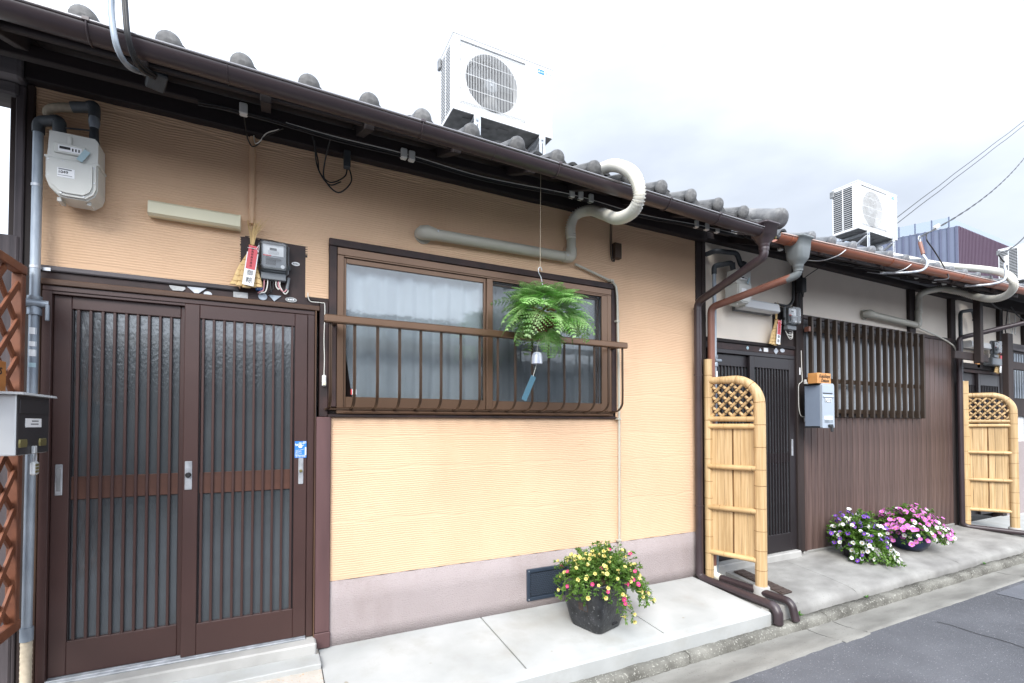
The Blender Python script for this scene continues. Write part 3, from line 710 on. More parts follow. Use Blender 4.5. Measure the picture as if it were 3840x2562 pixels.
for x in (-.62, .655, 1.44, 2.27, 2.72):
    m = MB(); m.tube([(x, -.675 + .0545 * math.cos(a), gz1(x) + .0505 * math.sin(a)) for a in np.linspace(PI, 2 * PI, 12)], .004, 6)
    m.box(x - .012, x + .012, -.735, -.724, gz1(x) - .004, gz1(x) + .012, .002); m.build('gutter_strap', 'gut_brown', GT1)
for x in (-.17, 1.05):
    m = MB(); m.tube([(x, -.675 + .0535 * math.cos(a), gz1(x) + .0497 * math.sin(a)) for a in np.linspace(PI, 2 * PI, 14)], .002, 4); m.build('gutter_joint', 'gut_brown', GT1)
def rr_ring(cx, cy, z, hx, hy, r, n=4):
    o = []
    for sx, sy, a0 in ((1, 1, 0), (-1, 1, PI / 2), (-1, -1, PI), (1, -1, 3 * PI / 2)):
        for k in range(n + 1):
            a = a0 + PI / 2 * k / n; o.append((cx + sx * (hx - r) + r * math.cos(a), cy + sy * (hy - r) + r * math.sin(a), z))
    return o
def hopper(parent, x, y, zt, zb, mat, s=1.):
    m = MB()
    spec_ = [(zt - .01, .082, .080, .03), (zt, .086, .084, .03), (zt - .012, .086, .084, .03), (zt - .018, .074, .072, .028), (zt - .085, .070, .067, .028), (zb + .055, .064, .062, .034), (zb + .030, .056, .055, .045), (zb + .008, .040, .040, .039), (zb - .002, .037, .037, .0365), (zb - .018, .037, .037, .0365), (zb - .020, .034, .034, .0335), (zb - .045, .034, .034, .0335)]
    m.loft([rr_ring(x, y, z, hx * s, hy * s, r_ * s) for z, hx, hy, r_ in spec_], True, (True, True))
    return m.build('hopper', mat, parent)
HP1 = hopper(GT1, 3.235, -.675, 2.765, 2.62, 'gut_brown')
MB().box(3.322, 3.326, -.71, -.64, 2.67, 2.735, .001).build('crest_plate', 'brass', HP1)
DP1 = tube('downpipe', 'gut_brown', H1, bent([(3.235, -.675, 2.60), (3.235, -.675, 2.535), (3.228, -.062, 2.335), (3.228, -.062, .045), (3.236, -.10, .022), (3.246, -.715, .000), (3.247, -.745, -.07), (3.247, -.747, -.122)], .05, 6), .031, 14)
for z in (1.72, 2.28, .62): tube('pipe_band', 'gut_brown', DP1, [(3.228, -.062, z - .007), (3.228, -.062, z + .007)], .034, 14)
tube('elbow', 'gut_brown', DP1, [(3.247, -.69, .001), (3.247, -.725, -.012), (3.247, -.744, -.045), (3.247, -.746, -.115)], .0345, 14); tube('elbow', 'gut_brown', DP1, [(3.235, -.675, 2.62), (3.235, -.675, 2.585)], .0355, 14)

# ---- sliding doors
def door_bars(parent, x0, n, dxx, z0, z1, y, w, mat):
    me = MB().box(-w / 2, w / 2, -.009, .009, 0, z1 - z0, .0015).mesh('slat', mat)
    for k in range(n): inst(me, 'slat', parent, (x0 + k * dxx, y, z0))
DF = MB()
DF.box(-.955, .227, -.012, .05, 1.931, 1.955, .002); DF.box(-.957, -.922, -.010, .05, .10, 1.931, .002); DF.box(.190, .227, -.010, .05, .10, 1.931, .002)
DF.box(-.922, .190, -.006, .05, 1.918, 1.931, .001)
DF = DF.build('door_frame', 'alu_door', H1)
MB().box(-.958, .252, -.024, .03, 1.956, 1.984, .003).build('door_head_board', 'wood_brown', H1)
MB().box(-.990, -.959, -.016, .03, .03, 1.984, .003).build('door_side_board', 'wood_brown_v', H1)
MB().box(.229, .2355, -.026, .03, .095, 1.955, .001).build('door_side_board', 'wood_brown_v', H1)
MB().box(-1.0, .25, -.004, .03, 1.985, 2.022, .001).build('lintel', 'wood_frame', H1)
MB().box(-1.0, -.155, -.020, .03, 2.022, 2.047, .005).build('lintel_edge', 'wood_weather', H1)
MB().box(-.155, .186, .0, .02, 1.985, 2.334, .001).build('meter_backboard', 'wood_frame', H1)
tr_ = MB(); tr_.box(-.922, .19, -.03, .05, .094, .103, .002); tr_.box(-.922, .19, -.012, -.006, .103, .110, .001); tr_.box(-.922, .19, .022, .028, .103, .110, .001); tr_.build('door_track', 'steel', H1)
def door_leaf(label, xl, xr, sl, sr, y, zb, zt, bars, hx):
    d = thing('sliding_door', None, None, ((xl + xr) / 2, y, zb)); d.parent = H1; d.location = Vector(d.location) - ORG[H1]; d['label'] = label
    a, b = xl + sl, xr - sr
    MB().box(xl, a, y - .016, y + .016, zb, zt, .003).build('stile', 'alu_door', d); MB().box(b, xr, y - .016, y + .016, zb, zt, .003).build('stile', 'alu_door', d)
    MB().box(a, b, y - .0155, y + .0155, 1.856, zt, .003).build('top_rail', 'alu_door', d); MB().box(a, b, y - .0155, y + .0155, zb, .272, .003).build('bottom_rail', 'alu_door', d)
    MB().box(a, b, y - .004, y + .010, .940, 1.050, .002).build('lock_rail', 'wood_grain_rail', d)
    MB().box(a, b, y + .004, y + .010, 1.050, 1.856).build('pane', 'frost', d); MB().box(a, b, y + .004, y + .010, .272, .940).build('pane', 'frost', d)
    k = MB(); k.box(a, a + .006, y - .006, y + .012, .272, 1.856, .001); k.box(b - .006, b, y - .006, y + .012, .272, 1.856, .001); k.build('glazing_bead', 'alu_black', d)
    x0, n, s_ = bars; door_bars(d, x0, n, s_, .272, 1.856, y - .006, .0115, 'alu_door')
    for hx0, hx1, lock in hx:
        h = MB().box(hx0, hx1, y - .020, y - .012, .965, 1.112, .002).build('handle', 'steel', d)
        MB().box(hx0 + .006, hx1 - .006, y - .0215, y - .0195, .985 if lock != 2 else 1.0, 1.094 if lock != 2 else 1.095, .001).build('finger_recess', 'ac_under' if not lock else 'steel', h)
        if lock == 1: MB().lathe([(.013, 0), (.013, .010), (.009, .014)], ((hx0 + hx1) / 2, y - .021, 1.042), 16, 'y', rot=rotm(0, 0, PI)).build('thumb_turn', 'wire_black', h)
        if lock == 2: MB().lathe([(.0085, 0), (.0085, .006), (.006, .008)], ((hx0 + hx1) / 2, y - .021, 1.040), 16, 'y', rot=rotm(0, 0, PI), sy=1.0).build('key_lock', 'brass', h)
    return d
door_leaf('left door leaf set behind the right one', -.921, -.352, .066, .066, .030, .113, 1.920, (-.831, 10, .0463), [(-.905, -.878, 0)])
door_leaf('right door leaf in front', -.398, .189, .066, .066, -.002, .111, 1.928, (-.316, 10, .0472), [(-.389, -.357, 1), (.146, .172, 2)])
m = MB(); m.box(-.99, -.62, .4, .42, .1, 2.0); m.build('inner_screen', 'room', H1)

# ---- window
WF = MB(); WF.box(.300, 2.40, -.024, .06, 2.348, 2.392, .004); WF.box(.300, .346, -.020, .06, 1.402, 2.348, .004); WF.box(2.356, 2.402, -.020, .06, 1.402, 2.348, .004)
WF.box(.300, 2.402, -.022, .06, 1.345, 1.362, .003)
WF = WF.build('window', 'wood_frame', H1)
a = MB(); a.box(.346, 2.356, -.016, .07, 2.302, 2.347, .003); a.box(.346, .386, -.014, .07, 1.40, 2.302, .003); a.box(2.318, 2.356, -.014, .07, 1.40, 2.302, .003)
a.box(.346, 2.356, -.030, .07, 1.366, 1.400, .003); a.box(.386, 2.318, -.040, -.030, 1.372, 1.382, .002); a.box(.386, 2.318, -.012, .055, 2.294, 2.302, .001)
a.build('window_frame', 'alu_bronze', WF)
a = MB(); a.box(.386, .400, .000, .022, 1.402, 2.293, .002); a.box(1.288, 1.304, .000, .022, 1.402, 2.293, .002); a.box(.400, 1.288, .000, .022, 1.402, 1.466, .002); a.box(.400, 1.288, .000, .022, 2.262, 2.293, .002)
a.build('left_sash', 'alu_bronze', WF)
a = MB(); a.box(1.306, 1.352, -.012, .010, 1.402, 2.293, .003); a.box(2.266, 2.318, -.012, .010, 1.402, 2.293, .003); a.box(1.352, 2.266, -.012, .010, 1.402, 1.462, .002); a.box(1.352, 2.266, -.012, .010, 2.282, 2.293, .002)
a.build('right_sash', 'alu_bronze', WF)
a = MB(); a.box(1.352, 2.266, .026, .048, 1.402, 1.464, .002); a.box(1.352, 2.266, .026, .048, 2.262, 2.293, .002); a.box(2.25, 2.266, .026, .048, 1.464, 2.262); a.box(1.306, 1.352, .026, .048, 1.402, 2.293); a.build('inner_sash', 'alu_bronze', WF)
MB().box(.400, 1.288, .008, .012, 1.466, 2.262).build('pane', 'glass', WF)
MB().box(1.352, 2.25, .035, .039, 1.464, 2.262).build('pane', 'glass', WF)
MB().add([(1.352, -.002, 1.462), (2.266, -.002, 1.462), (2.266, -.002, 2.282), (1.352, -.002, 2.282)], [(0, 1, 2, 3)]).build('insect_screen', 'screen', WF)
def curtain(x0, x1, z0, z1, y, seed, parent, gap=0.):
    rr = random.Random(seed); n = int((x1 - x0) / .006); ph = [rr.uniform(0, 6) for _ in range(6)]; m = MB(); vs = []; rows = 14
    for j in range(rows):
        t = j / (rows - 1); z = z0 + (z1 - z0) * t
        for i in range(n + 1):
            x = x0 + (x1 - x0) * i / n + gap * (1 - t) ** 3 * (1 - i / n)
            f = .010 * math.sin(x * 52 + ph[0] + .4 * math.sin(t * 2 + x * 3)) + .009 * math.sin(x * 27 + ph[1] + .5 * t) + .004 * math.sin(x * 110 + ph[2]) * (1 - .5 * t)
            vs.append((x, y + f, z))
    fs = [(j * (n + 1) + i, j * (n + 1) + i + 1, (j + 1) * (n + 1) + i + 1, (j + 1) * (n + 1) + i) for j in range(rows - 1) for i in range(n)]
    m.add(vs, fs, True); return m.build('curtain', 'curtain', parent)
curtain(.39, 1.36, 1.43, 2.30, .085, 4, WF, .07); curtain(1.30, 2.33, 1.43, 2.30, .105, 9, WF)
MB().box(.430, .436, .0065, .0075, 1.480, 1.513).build('security_label', 'red_label', WF)
MB().box(.438, .462, .0062, .0072, 1.480, 1.513).build('security_label', 'paper', WF)

# ================================================================== WINDOW RAILING
RL = thing('window_railing', 'bronze metal railing with curved bars in front of the tan house window', 'railing', (1.315, -.10, 1.37))
m = MB(); m.box(.262, 2.367, -.195, -.148, 1.864, 1.907, .006); m.box(.262, 2.367, -.1955, -.1945, 1.880, 1.884); m.build('top_rail', 'alu_bronze', RL)
me = MB()
for dxx in (-.0042, .0042):
    pa = smooth_path([(dxx, 0, .47), (dxx, 0, .30), (dxx, .0, .10), (dxx, .010, .045), (dxx, .05, .010), (dxx, .105, .0), (dxx, .15, .0)], 4)
    me.tube(pa, .0048, 6)
me = me.mesh('baluster', 'alu_bronze_dk')
for k in range(17): inst(me, 'baluster', RL, (.297 + k * .1272, -.170, 1.395))
m = MB(); m.box(.28, 2.36, -.034, -.022, 1.385, 1.398, .002); m.build('foot_rail', 'alu_bronze_dk', RL)
for x in (.33, 2.352): MB().box(x - .010, x + .010, -.150, -.016, 1.876, 1.896, .003).build('bracket', 'alu_bronze_dk', RL)

# ================================================================== GAS METERS
def gas_meter(loc, label, full=True):
    x, y, z = loc; T = thing('gas_meter', label, 'gas meter', loc, 'gas meters on the house walls')
    def bx(n, mat, p, a, b, c, d, e, f, bv=.004): return MB().box(x + a, x + b, y + c, y + d, z + e, z + f, bv).build(n, mat, p)
    # z is the foot of the meter; the body is about .31 tall
    o = [(-.086, .185), (-.080, .300), (.080, .300), (.092, .285), (.092, .185)]
    up = MB().prism([(x + a, z + b) for a, b in o], y - .055, y + .050, 'y').build('index_housing', 'meter_grey', T)
    low = [(-.090, .175), (-.090, .080), (-.078, .045), (-.045, .012), (-.02, .006), (.055, .006), (.082, .030), (.092, .06), (.092, .175)]
    lo = MB(); lo.prism([(x + a, z + b) for a, b in low], y - .05, y + .06, 'y'); lo = lo.build('body', 'meter_grey', T)
    cov = [(a * .97 - .001, b * .965 + .006) for a, b in low]
    c1 = MB().prism([(x + a, z + b) for a, b in cov], y - .062, y - .05, 'y').build('cover', 'meter_grey', T)
    c2 = [(a * .83 - .001, .018 + b * .83) for a, b in low]
    MB().prism([(x + a, z + b) for a, b in c2], y - .070, y - .062, 'y').build('cover_panel', 'meter_grey', c1)
    bx('seam_flange', 'meter_grey', T, -.096, .098, -.058, .055, .176, .186, .002)
    sc = MB().lathe([(.0035, 0), (.0035, .003)], (0, 0, 0), 8, 'y', rot=rotm(0, 0, PI)).mesh('screw', 'steel')
    for a, b in ((-.080, .165), (-.078, .095), (-.03, .166), (.03, .163), (.080, .160), (.082, .09), (.045, .018), (-.035, .022)): inst(sc, 'screw', c1, (x + a, y - .062, z + b))
    w = bx('index_window', 'meter_grey', T, -.062, .050, -.064, -.055, .202, .248, .003)
    bx('index_plate', 'paper', w, -.046, .036, -.0655, -.0638, .211, .237, 0); bx('counter', 'ink', w, -.042, -.004, -.0664, -.0654, .221, .233, 0)
    for k in range(3): bx('digit', 'ink', w, .002 + k * .011, .007 + k * .011, -.0664, -.0654, .217, .230, 0)
    MB().obox((x + .043, y - .070, z + .205), (.022, .0015, .060), rotm(0, R(28), R(8))).build('tag', 'blue_pale', T)
    bx('index_lug', 'meter_grey', T, -.016, .0, -.066, -.05, .245, .285, .004)
    lb = bx('number_label', 'paper', c1, -.046, .014, -.0716, -.0698, .090, .132, 0)
    if full:
        lettering('1049', .018, 'ink', lb, (x - .026, y - .0722, z + .113)); MB().box(x - .042, x + .004, y - .0724, y - .0716, z + .124, z + .129).build('print_line', 'ink_grey', lb)
        MB().box(x - .044, x + .006, y - .0724, y - .0716, z + .098, z + .100).build('print_line', 'ink_grey', lb)
    for a, hz in ((-.062, .07), (.062, .10)):
        MB().lathe([(.021, 0), (.023, .004), (.023, .014), (.019, .016), (.017, hz)], (x + a, y, z + .298), 12).build('union_nut', 'pipe_dark', T)
    for a in (-.05, .055): bx('foot', 'meter_grey', T, a - .008, a + .008, -.03, .03, -.006, .012, .001)
    return T
GM1 = gas_meter((-.817, -.095, 2.325), 'pale grey gas meter numbered 1049 high on the tan wall beside the corner pipe')
def pipe_assembly(name, label, cat, loc, parts, group=None):
    T = thing(name, label, cat, loc, group)
    for nm, mat, pts, r, n in parts: tube(nm, mat, T, pts, r, n)
    return T
x = -.958; PX = -.966
GP1 = thing('gas_pipe', 'galvanised upright gas pipe with valve at the left corner of the tan house', 'pipe', (PX, -.065, 0))
tube('pipe', 'galv_pipe', GP1, [(-.968, -.065, .39), (-.962, -.065, 2.66)], .0185, 14)
tube('sleeve', 'galv_pipe', GP1, [(-.968, -.065, .33), (-.968, -.065, .39)], .0235, 14)
pts = even([(-.969, -.065, -.02), (-.968, -.065, .33)], .008); tube('wrapped_foot', 'hose2', GP1, pts, [.0205 + .0012 * (i % 3 == 0) for i in range(len(pts))], 12)
tube('elbow', 'pipe_dark', GP1, bent([(-.962, -.065, 2.64), (-.962, -.065, 2.695), (-.905, -.085, 2.700)], .03, 5), .023, 12)
tube('elbow', 'pipe_dark', GP1, bent([(-.905, -.085, 2.70), (-.880, -.095, 2.702), (-.879, -.095, 2.63)], .022, 5), .025, 12)
m = MB(); m.lathe([(.026, 1.80), (.026, 1.83), (.021, 1.835), (.021, 1.865), (.0265, 1.87), (.0265, 1.885)], (-.9635, -.065, 0), 14)
m.build('valve_body', 'galv_pipe', GP1); tube('valve_plug', 'galv_pipe', GP1, [(-.995, -.085, 1.852), (-.915, -.065, 1.852)], .017, 12)
m = MB(); m.box(-.922, -.908, -.085, -.070, 1.775, 1.85, .003); m.build('valve_lever', 'galv_pipe', GP1)
for z in (2.02, 2.395): tube('pipe_clip', 'steel', GP1, [(-.9635, -.065, z - .006), (-.9635, -.065, z + .006)], .0205, 14)
MB().box(-.945, -.915, -.05, -.045, 2.012, 2.028, .001).build('pipe_clip', 'steel', GP1)
for k, (z, dz, mat) in enumerate(((1.71, .03, 'paper'), (1.655, .022, 'paper'), (1.61, .03, 'paper'), (1.56, .02, 'blue_pale'))):
    m = MB(); aa = np.linspace(R(-120), R(-40), 6); m.sweep(lambda i: [(-.9655 + .0190 * math.cos(aa[i]), -.065 + .0190 * math.sin(aa[i]), z), (-.9655 + .0190 * math.cos(aa[i]), -.065 + .0190 * math.sin(aa[i]), z + dz)], aa); m.build('sticker', mat, GP1)
# outlet of the first meter: taped hose, valve
tube('outlet_valve', 'galv_pipe', GP1, [(-.755, -.095, 2.70), (-.755, -.095, 2.73), (-.755, -.10, 2.755)], [.018, .023, .019], 12)
tube('outlet_elbow', 'pipe_dark', GP1, bent([(-.755, -.095, 2.75), (-.755, -.095, 2.815), (-.79, -.07, 2.805)], .03, 5), .023, 12)
hp = even(smooth_path([(-.78, -.075, 2.806), (-.83, -.07, 2.793), (-.90, -.07, 2.772), (-.935, -.05, 2.755), (-.94, .0, 2.735)], 6), .006)
tube('taped_hose', 'hose2', GP1, hp, [.0195 + .0008 * (i % 3 == 0) for i in range(len(hp))], 12)
tube('hose_sleeve', 'gut_grey', GP1, [(-.775, -.077, 2.807), (-.845, -.0715, 2.79)], .0235, 12)
tube('tie_bar', 'pipe_dark', GP1, [(-.86, -.10, 2.672), (-.765, -.10, 2.685)], .004, 6)

# ================================================================== ELECTRIC METER, CHARM, LAMP
def electric_meter(loc, label, s=1., simple=False):
    x, y, z = loc; T = thing('electric_meter', label, 'electric meter', loc, 'electric meters on the house walls')
    def B(a, b, c, d, e, f, bv=.0): return MB().box(x + a * s, x + b * s, y + c * s, y + d * s, z + e * s, z + f * s, bv)
    B(-.080, .080, -.035, 0, .0, .180, .012).build('base', 'em_grey', T)
    m = MB(); m.loft([rr_ring(x, z + .092 * s, 0, .074 * s, .084 * s, .016)]) if False else None
    rings = []
    for dy, hx, hz in ((-.034, .076, .086), (-.050, .075, .085), (-.082, .070, .080), (-.090, .062, .072)):
        rings.append([(px, y + dy * s, pz) for px, pz, _ in rr_ring(x, z + .092 * s, 0, hx * s, hz * s, .016 * s)])
    MB().loft(rings, False, (False, True)).build('glass_cover', 'glass_clear', T)
    f = B(-.066, .066, -.048, -.034, .020, .166, .002).build('dial', 'em_grey', T)
    B(-.056, .050, -.0495, -.048, .098, .162).build('name_plate', 'paper', f); B(-.022, .014, -.0505, -.0493, .128, .142).build('counter', 'em_dark', f)
    for k in range(3): B(-.03, .026, -.0502, -.0494, .108 + k * .007, .1095 + k * .007).build('print_line', 'ink_grey', f)
    B(-.056, -.014, -.0503, -.0494, .094, .101).build('red_label', 'red_label', f); B(-.042, .010, -.0495, -.048, .044, .094).build('disc_slot', 'em_dark', f)
    m = MB(); m.lathe([(.040 * s, -.0012), (.040 * s, .0012)], (x, y - .050 * s, z + .078 * s), 20); m.build('disc', 'steel', f)
    MB().lathe([(.011 * s, 0), (.011 * s, .001)], (x + .046 * s, y - .049 * s, z + .040 * s), 14, 'y', rot=rotm(0, 0, PI)).build('seal', 'paper', f)
    B(-.088, -.080, -.030, -.012, .05, .075).build('lug', 'em_dark', T); B(.080, .088, -.030, -.012, .035, .06).build('lug', 'em_dark', T)
    B(-.066, .064, -.045, 0, -.038, .0, .003).build('terminal_cover', 'em_grey', T)
    return T
EM1 = electric_meter((.012, -.002, 2.135), 'grey electric meter under clear cover on the dark board above the brown doors', .96)
wb = thing('meter_wiring', 'pink, white and black wires looping below the electric meter on its dark board', 'wires', (.01, -.02, 2.06))
for k, (x0, x1, mat, zz) in enumerate(((-.035, -.052, 'wire_pink', 2.035), (-.018, -.045, 'wire_white', 2.03), (-.004, -.002, 'wire_black', 2.035), (.010, .004, 'wire_black', 2.05), (.024, .040, 'wire_white', 2.05), (.036, .075, 'wire_pink', 2.04), (.044, .082, 'wire_white', 2.03))):
    z0 = 2.099
    pa = [(x0, -.03, z0), (x0, -.032, 2.07), ((x0 + x1) / 2 + .004, -.034, zz), (x1, -.03, zz + (.012 if k > 3 else -.005)), (x1 + (.004 if k > 3 else -.012), -.016, zz + (.03 if k > 3 else -.012))]
    tube('wire', mat, wb, smooth_path(pa, 5), .0032, 6)
tube('conduit_stub', 'em_grey', wb, [(.078, -.02, 2.05), (.088, -.02, 2.125)], .0085, 10)

def charm(loc, label, s=1., detail=True, seed=1):
    """bundle of rice-straw cones with a paper strip, hung by the door"""
    x, y, z = loc; rr = random.Random(seed); T = thing('straw_charm', label, 'charm', loc, 'straw charms hung by the doors')
    # z = knot; cones fall .235 m, straw rises .15 m
    for k in range(5):
        a = (k - 2) / 2.
        xb = x + (-.026 + a * .058) * s; n = 5; yb = y - .018 * s
        rings = []
        for j in range(9):
            t = j / 8; r0 = (.007 + .014 * t ** .9) * s; cx = x + (xb - x) * t + (.003 * math.sin(j) * s if 0 < j < 8 else 0)
            rings.append([(cx + r0 * math.cos(2 * PI * q / 8), yb - (abs(a) < .6) * .006 * s + .010 * s * math.sin(2 * PI * q / 8), z - (.236 - .012 * abs(a)) * s * t) for q in range(8)])
        c = MB().loft(rings, True, (True, True)).build('straw_cone', 'straw', T)
        for j in range(3, 8):
            t = j / 8.; r0 = (.0085 + .0145 * t ** .9) * s; cx = x + (xb - x) * t
            MB().tube([(cx + r0 * math.cos(q), yb - (abs(a) < .6) * .006 * s + .0115 * s * math.sin(q), z - .236 * s * t - .004 * s * math.cos(q)) for q in np.linspace(PI * .95, 2.05 * PI, 7)], .0011 * s, 4).build('binding', 'straw_dark', c)
    for k in range(26):
        dx_, dy_ = rr.gauss(0, .028), rr.uniform(-.012, .012); h = rr.uniform(.10, .165)
        MB().tube([(x + rr.uniform(-.010, .010) * s, y - .018 * s, z - .01 * s), (x + dx_ * .35 * s, y - .018 * s + dy_ * .4, z + h * .5 * s), (x + (dx_ + .01) * s, y - .018 * s + dy_, z + h * s)], [.0022 * s, .0018 * s, .0007 * s], 4).build('straw', 'straw', T)
    MB().tube([(x + .014 * s * math.cos(q), y - .018 * s + .012 * s * math.sin(q), z - .002) for q in np.linspace(0, 2 * PI, 12)], .004 * s, 6).build('knot', 'straw_dark', T)
    tl = R(7)
    def pap(nm, mat, zt, zb, w, dy, xo):
        cz = z - (zt + zb) / 2 * s; cx = x + xo * s - math.tan(tl) * (zt + zb) / 2 * s
        return MB().obox((cx, y - dy * s, cz), (w * s, .0012, (zb - zt) * s), rotm(0, tl, 0)).build(nm, mat, T), (cx, y - dy * s, cz)
    p1, c1 = pap('paper_strip', 'paper', .05, .228, .054, .046, .010); p2, c2 = pap('red_slip', 'paper_red', .012, .140, .044, .0475, .010)
    if detail:
        rt = rotm(0, tl, 0) @ rotm(PI / 2, 0, 0)
        lettering('御', .030, 'ink', p1, (c1[0] - .001 * s, c1[1] - .001, c1[2] - .022 * s), rt); lettering('粽', .032, 'ink', p1, (c1[0] - .006 * s, c1[1] - .001, c1[2] - .062 * s), rt)
        for i, ch in enumerate('蘇民将来子孫也'): lettering(ch, .0125, 'ink', p2, (c2[0] + .004 * s - i * .0017, c2[1] - .001, c2[2] + (.046 - .0155 * i) * s), rt)
        MB().tube(smooth_path([(x + .02, y - .049, z - .03), (x + .034, y - .05, z - .005), (x + .030, y - .05, z - .045), (x + .022, y - .05, z - .03), (x - .02, y - .05, z - .026)], 5), .0014, 5).build('paper_cord', 'paper', T)
    return T
charm((-.094, -.028, 2.272), 'straw charm with red slip and white strip, left of the meter over the brown doors')

LP = thing('wall_lamp', 'cream strip lamp switched off on the tan wall over the brown doors', 'lamp', (-.352, -.0, 2.36), 'strip lamps over the doors')
m = MB(); m.loft([[(x, 0.003, 2.352), (x, -.050, 2.346), (x, -.066, 2.356), (x, -.060, 2.412), (x, -.046, 2.424), (x, .003, 2.424)] for x in (-.552, -.158)]); m.build('lamp_cover', 'plastic_cream', LP)
m = MB(); m.loft([[(x, 0.003, 2.350), (x, -.052, 2.344), (x, -.0675, 2.355), (x, -.0615, 2.413), (x, -.047, 2.4255), (x, .003, 2.4255)] for x in (-.158, -.150)]); m.build('end_cap', 'plastic_cream', LP)
CS = thing('cable_cover', 'tan painted half-round cable cover running down the wall to the straw charm', 'cable cover', (-.098, 0, 2.6))
tube('cover', 'plaster', CS, [(-.098, -.012, 2.40), (-.1, -.012, 2.60), (-.098, -.012, 2.88)], [.014, .0155, .014], 10)
for z in (2.55, 2.78): tube('clip', 'plaster', CS, [(-.099, -.012, z - .01), (-.099, -.012, z + .01)], .0175, 10)

# metal plates along the lintel
def plate(name, label, outline, mat, cat='plate', grp='metal plates along the lintel', parent=None):
    cx = sum(p[0] for p in outline) / len(outline); cz = sum(p[1] for p in outline) / len(outline)
    return MB().prism(outline, -.0095, -.004, 'y').build(name, mat, None, label, cat, grp, loc=(cx, -.006, cz))
def ell(cx, cz, a, b, n=18): return [(cx + a * math.cos(2 * PI * k / n), cz + b * math.sin(2 * PI * k / n)) for k in range(n)]
plate('lintel_plate', 'torn white sticker, leftmost of the small plates on the lintel over the brown doors', [(-.468, 2.016), (-.40, 2.014), (-.398, 2.004), (-.41, 1.992), (-.452, 1.991), (-.464, 2.004)], 'plate_white')
plate('lintel_plate', 'inverted grey triangle plate between a torn white sticker and a small round plate', [(-.392, 2.019), (-.306, 2.020), (-.34, 1.989), (-.358, 1.989)], 'steel')
plate('lintel_plate', 'small round metal plate cut off by the door head board', [(-.318, 1.988), (-.3165, 1.995), (-.31, 2.002), (-.299, 2.005), (-.288, 2.002), (-.281, 1.995), (-.28, 1.988)], 'steel')
plate('lintel_plate', 'white and gold rectangular plate on the lintel left of the straw charm foot', [(-.182, 1.988), (-.113, 1.988), (-.113, 2.019), (-.182, 2.018)], 'plate_white')
plate('lintel_plate', 'round grey plate under the electric meter wires', ell(-.041, 2.008, .022, .020), 'galv_pipe')
plate('lintel_plate', 'inverted grey triangle plate right of the round grey plate', [(-.014, 2.021), (.052, 2.022), (.016, 1.988)], 'galv_pipe')
op = plate('lintel_plate', 'oval plate in white and black at the right end of the lintel', ell(.101, 2.006, .030, .014), 'plate_white')
MB().prism(ell(.101, 2.006, .024, .009), -.0105, -.0094, 'y').build('emblem', 'ink_grey', op)
for k in range(3): MB().box(.084 + k * .012, .093 + k * .012, -.0112, -.0104, 2.003, 2.010).build('emblem_mark', 'paper', op)
bp = MB().box(-.075, -.040, -.006, -.001, 2.040, 2.062).build('number_plate', 'blue_label', None, 'blue and white number plate partly behind the straw charm under the meter', 'plate', 'metal plates along the lintel', loc=(-.057, -.004, 2.05))
lettering('E133', .013, 'paper', bp, (-.056, -.0068, 2.048), None)
bs = MB().box(1.0295, 1.046, 0, .001, 2.19, 2.20) if False else None
sk = MB().prism(ell(.124, 2.215, .021, .011), -.004, .002, 'y').build('oval_seal', 'paper', None, 'small oval paper seal on the dark board right of the electric meter', 'seal', loc=(.124, -.001, 2.215))
for k in range(4): MB().box(.110 + k * .0075, .115 + k * .0075, -.0048, -.0036, 2.211, 2.219).build('seal_mark', 'ink_grey', sk)

# blue no-entry sticker on the right door leaf
NS = MB().box(.1265, .187, -.0205, -.0185, 1.113, 1.207).build('warning_sticker', 'blue_label', None, 'blue no-entry sticker with a white hand above the right-hand door handle', 'sticker', loc=(.157, -.019, 1.16))
def stk(nm, o, mat='paper', dy=-.0213): return MB().prism(o, dy, -.0203, 'y').build(nm, mat, NS)
stk('palm', ell(.1555, 1.178, .0105, .0095, 12))
for a, l, w in ((R(128), .019, .0026), (R(105), .023, .0027), (R(84), .023, .0027), (R(62), .020, .0025), (R(22), .019, .0029)):
    bx_, bz_ = .1555 + .007 * math.cos(a), 1.178 + .007 * math.sin(a); tx, tz = .1555 + l * math.cos(a), 1.178 + l * math.sin(a); nx, nzz = -math.sin(a) * w / 2, math.cos(a) * w / 2
    stk('finger', [(bx_ + nx, bz_ + nzz), (bx_ - nx, bz_ - nzz), (tx - nx, tz - nzz), (tx + math.cos(a) * .001, tz + math.sin(a) * .001), (tx + nx, tz + nzz)])
rt = rotm(0, R(-10), 0) @ rotm(PI / 2, 0, 0)
lettering('侵', .016, 'paper', NS, (.136, -.0212, 1.187), rt, bold=.0004); lettering('止!', .015, 'paper', NS, (.176, -.0212, 1.199), rt, bold=.0004)
lettering("Don't enter!", .0085, 'paper', NS, (.153, -.0212, 1.158), rt); lettering('출입금지', .0085, 'paper', NS, (.146, -.0212, 1.147), rt); lettering('禁止入内', .0085, 'paper', NS, (.146, -.0212, 1.136), rt)
stk('edge_panel', [(.179, 1.127), (.186, 1.127), (.186, 1.174), (.179, 1.172)]); stk('rule', [(.130, 1.1265), (.186, 1.1265), (.186, 1.1285), (.130, 1.1285)])
lettering('侵入防止対策', .0085, 'paper', NS, (.157, -.0212, 1.1195), None)

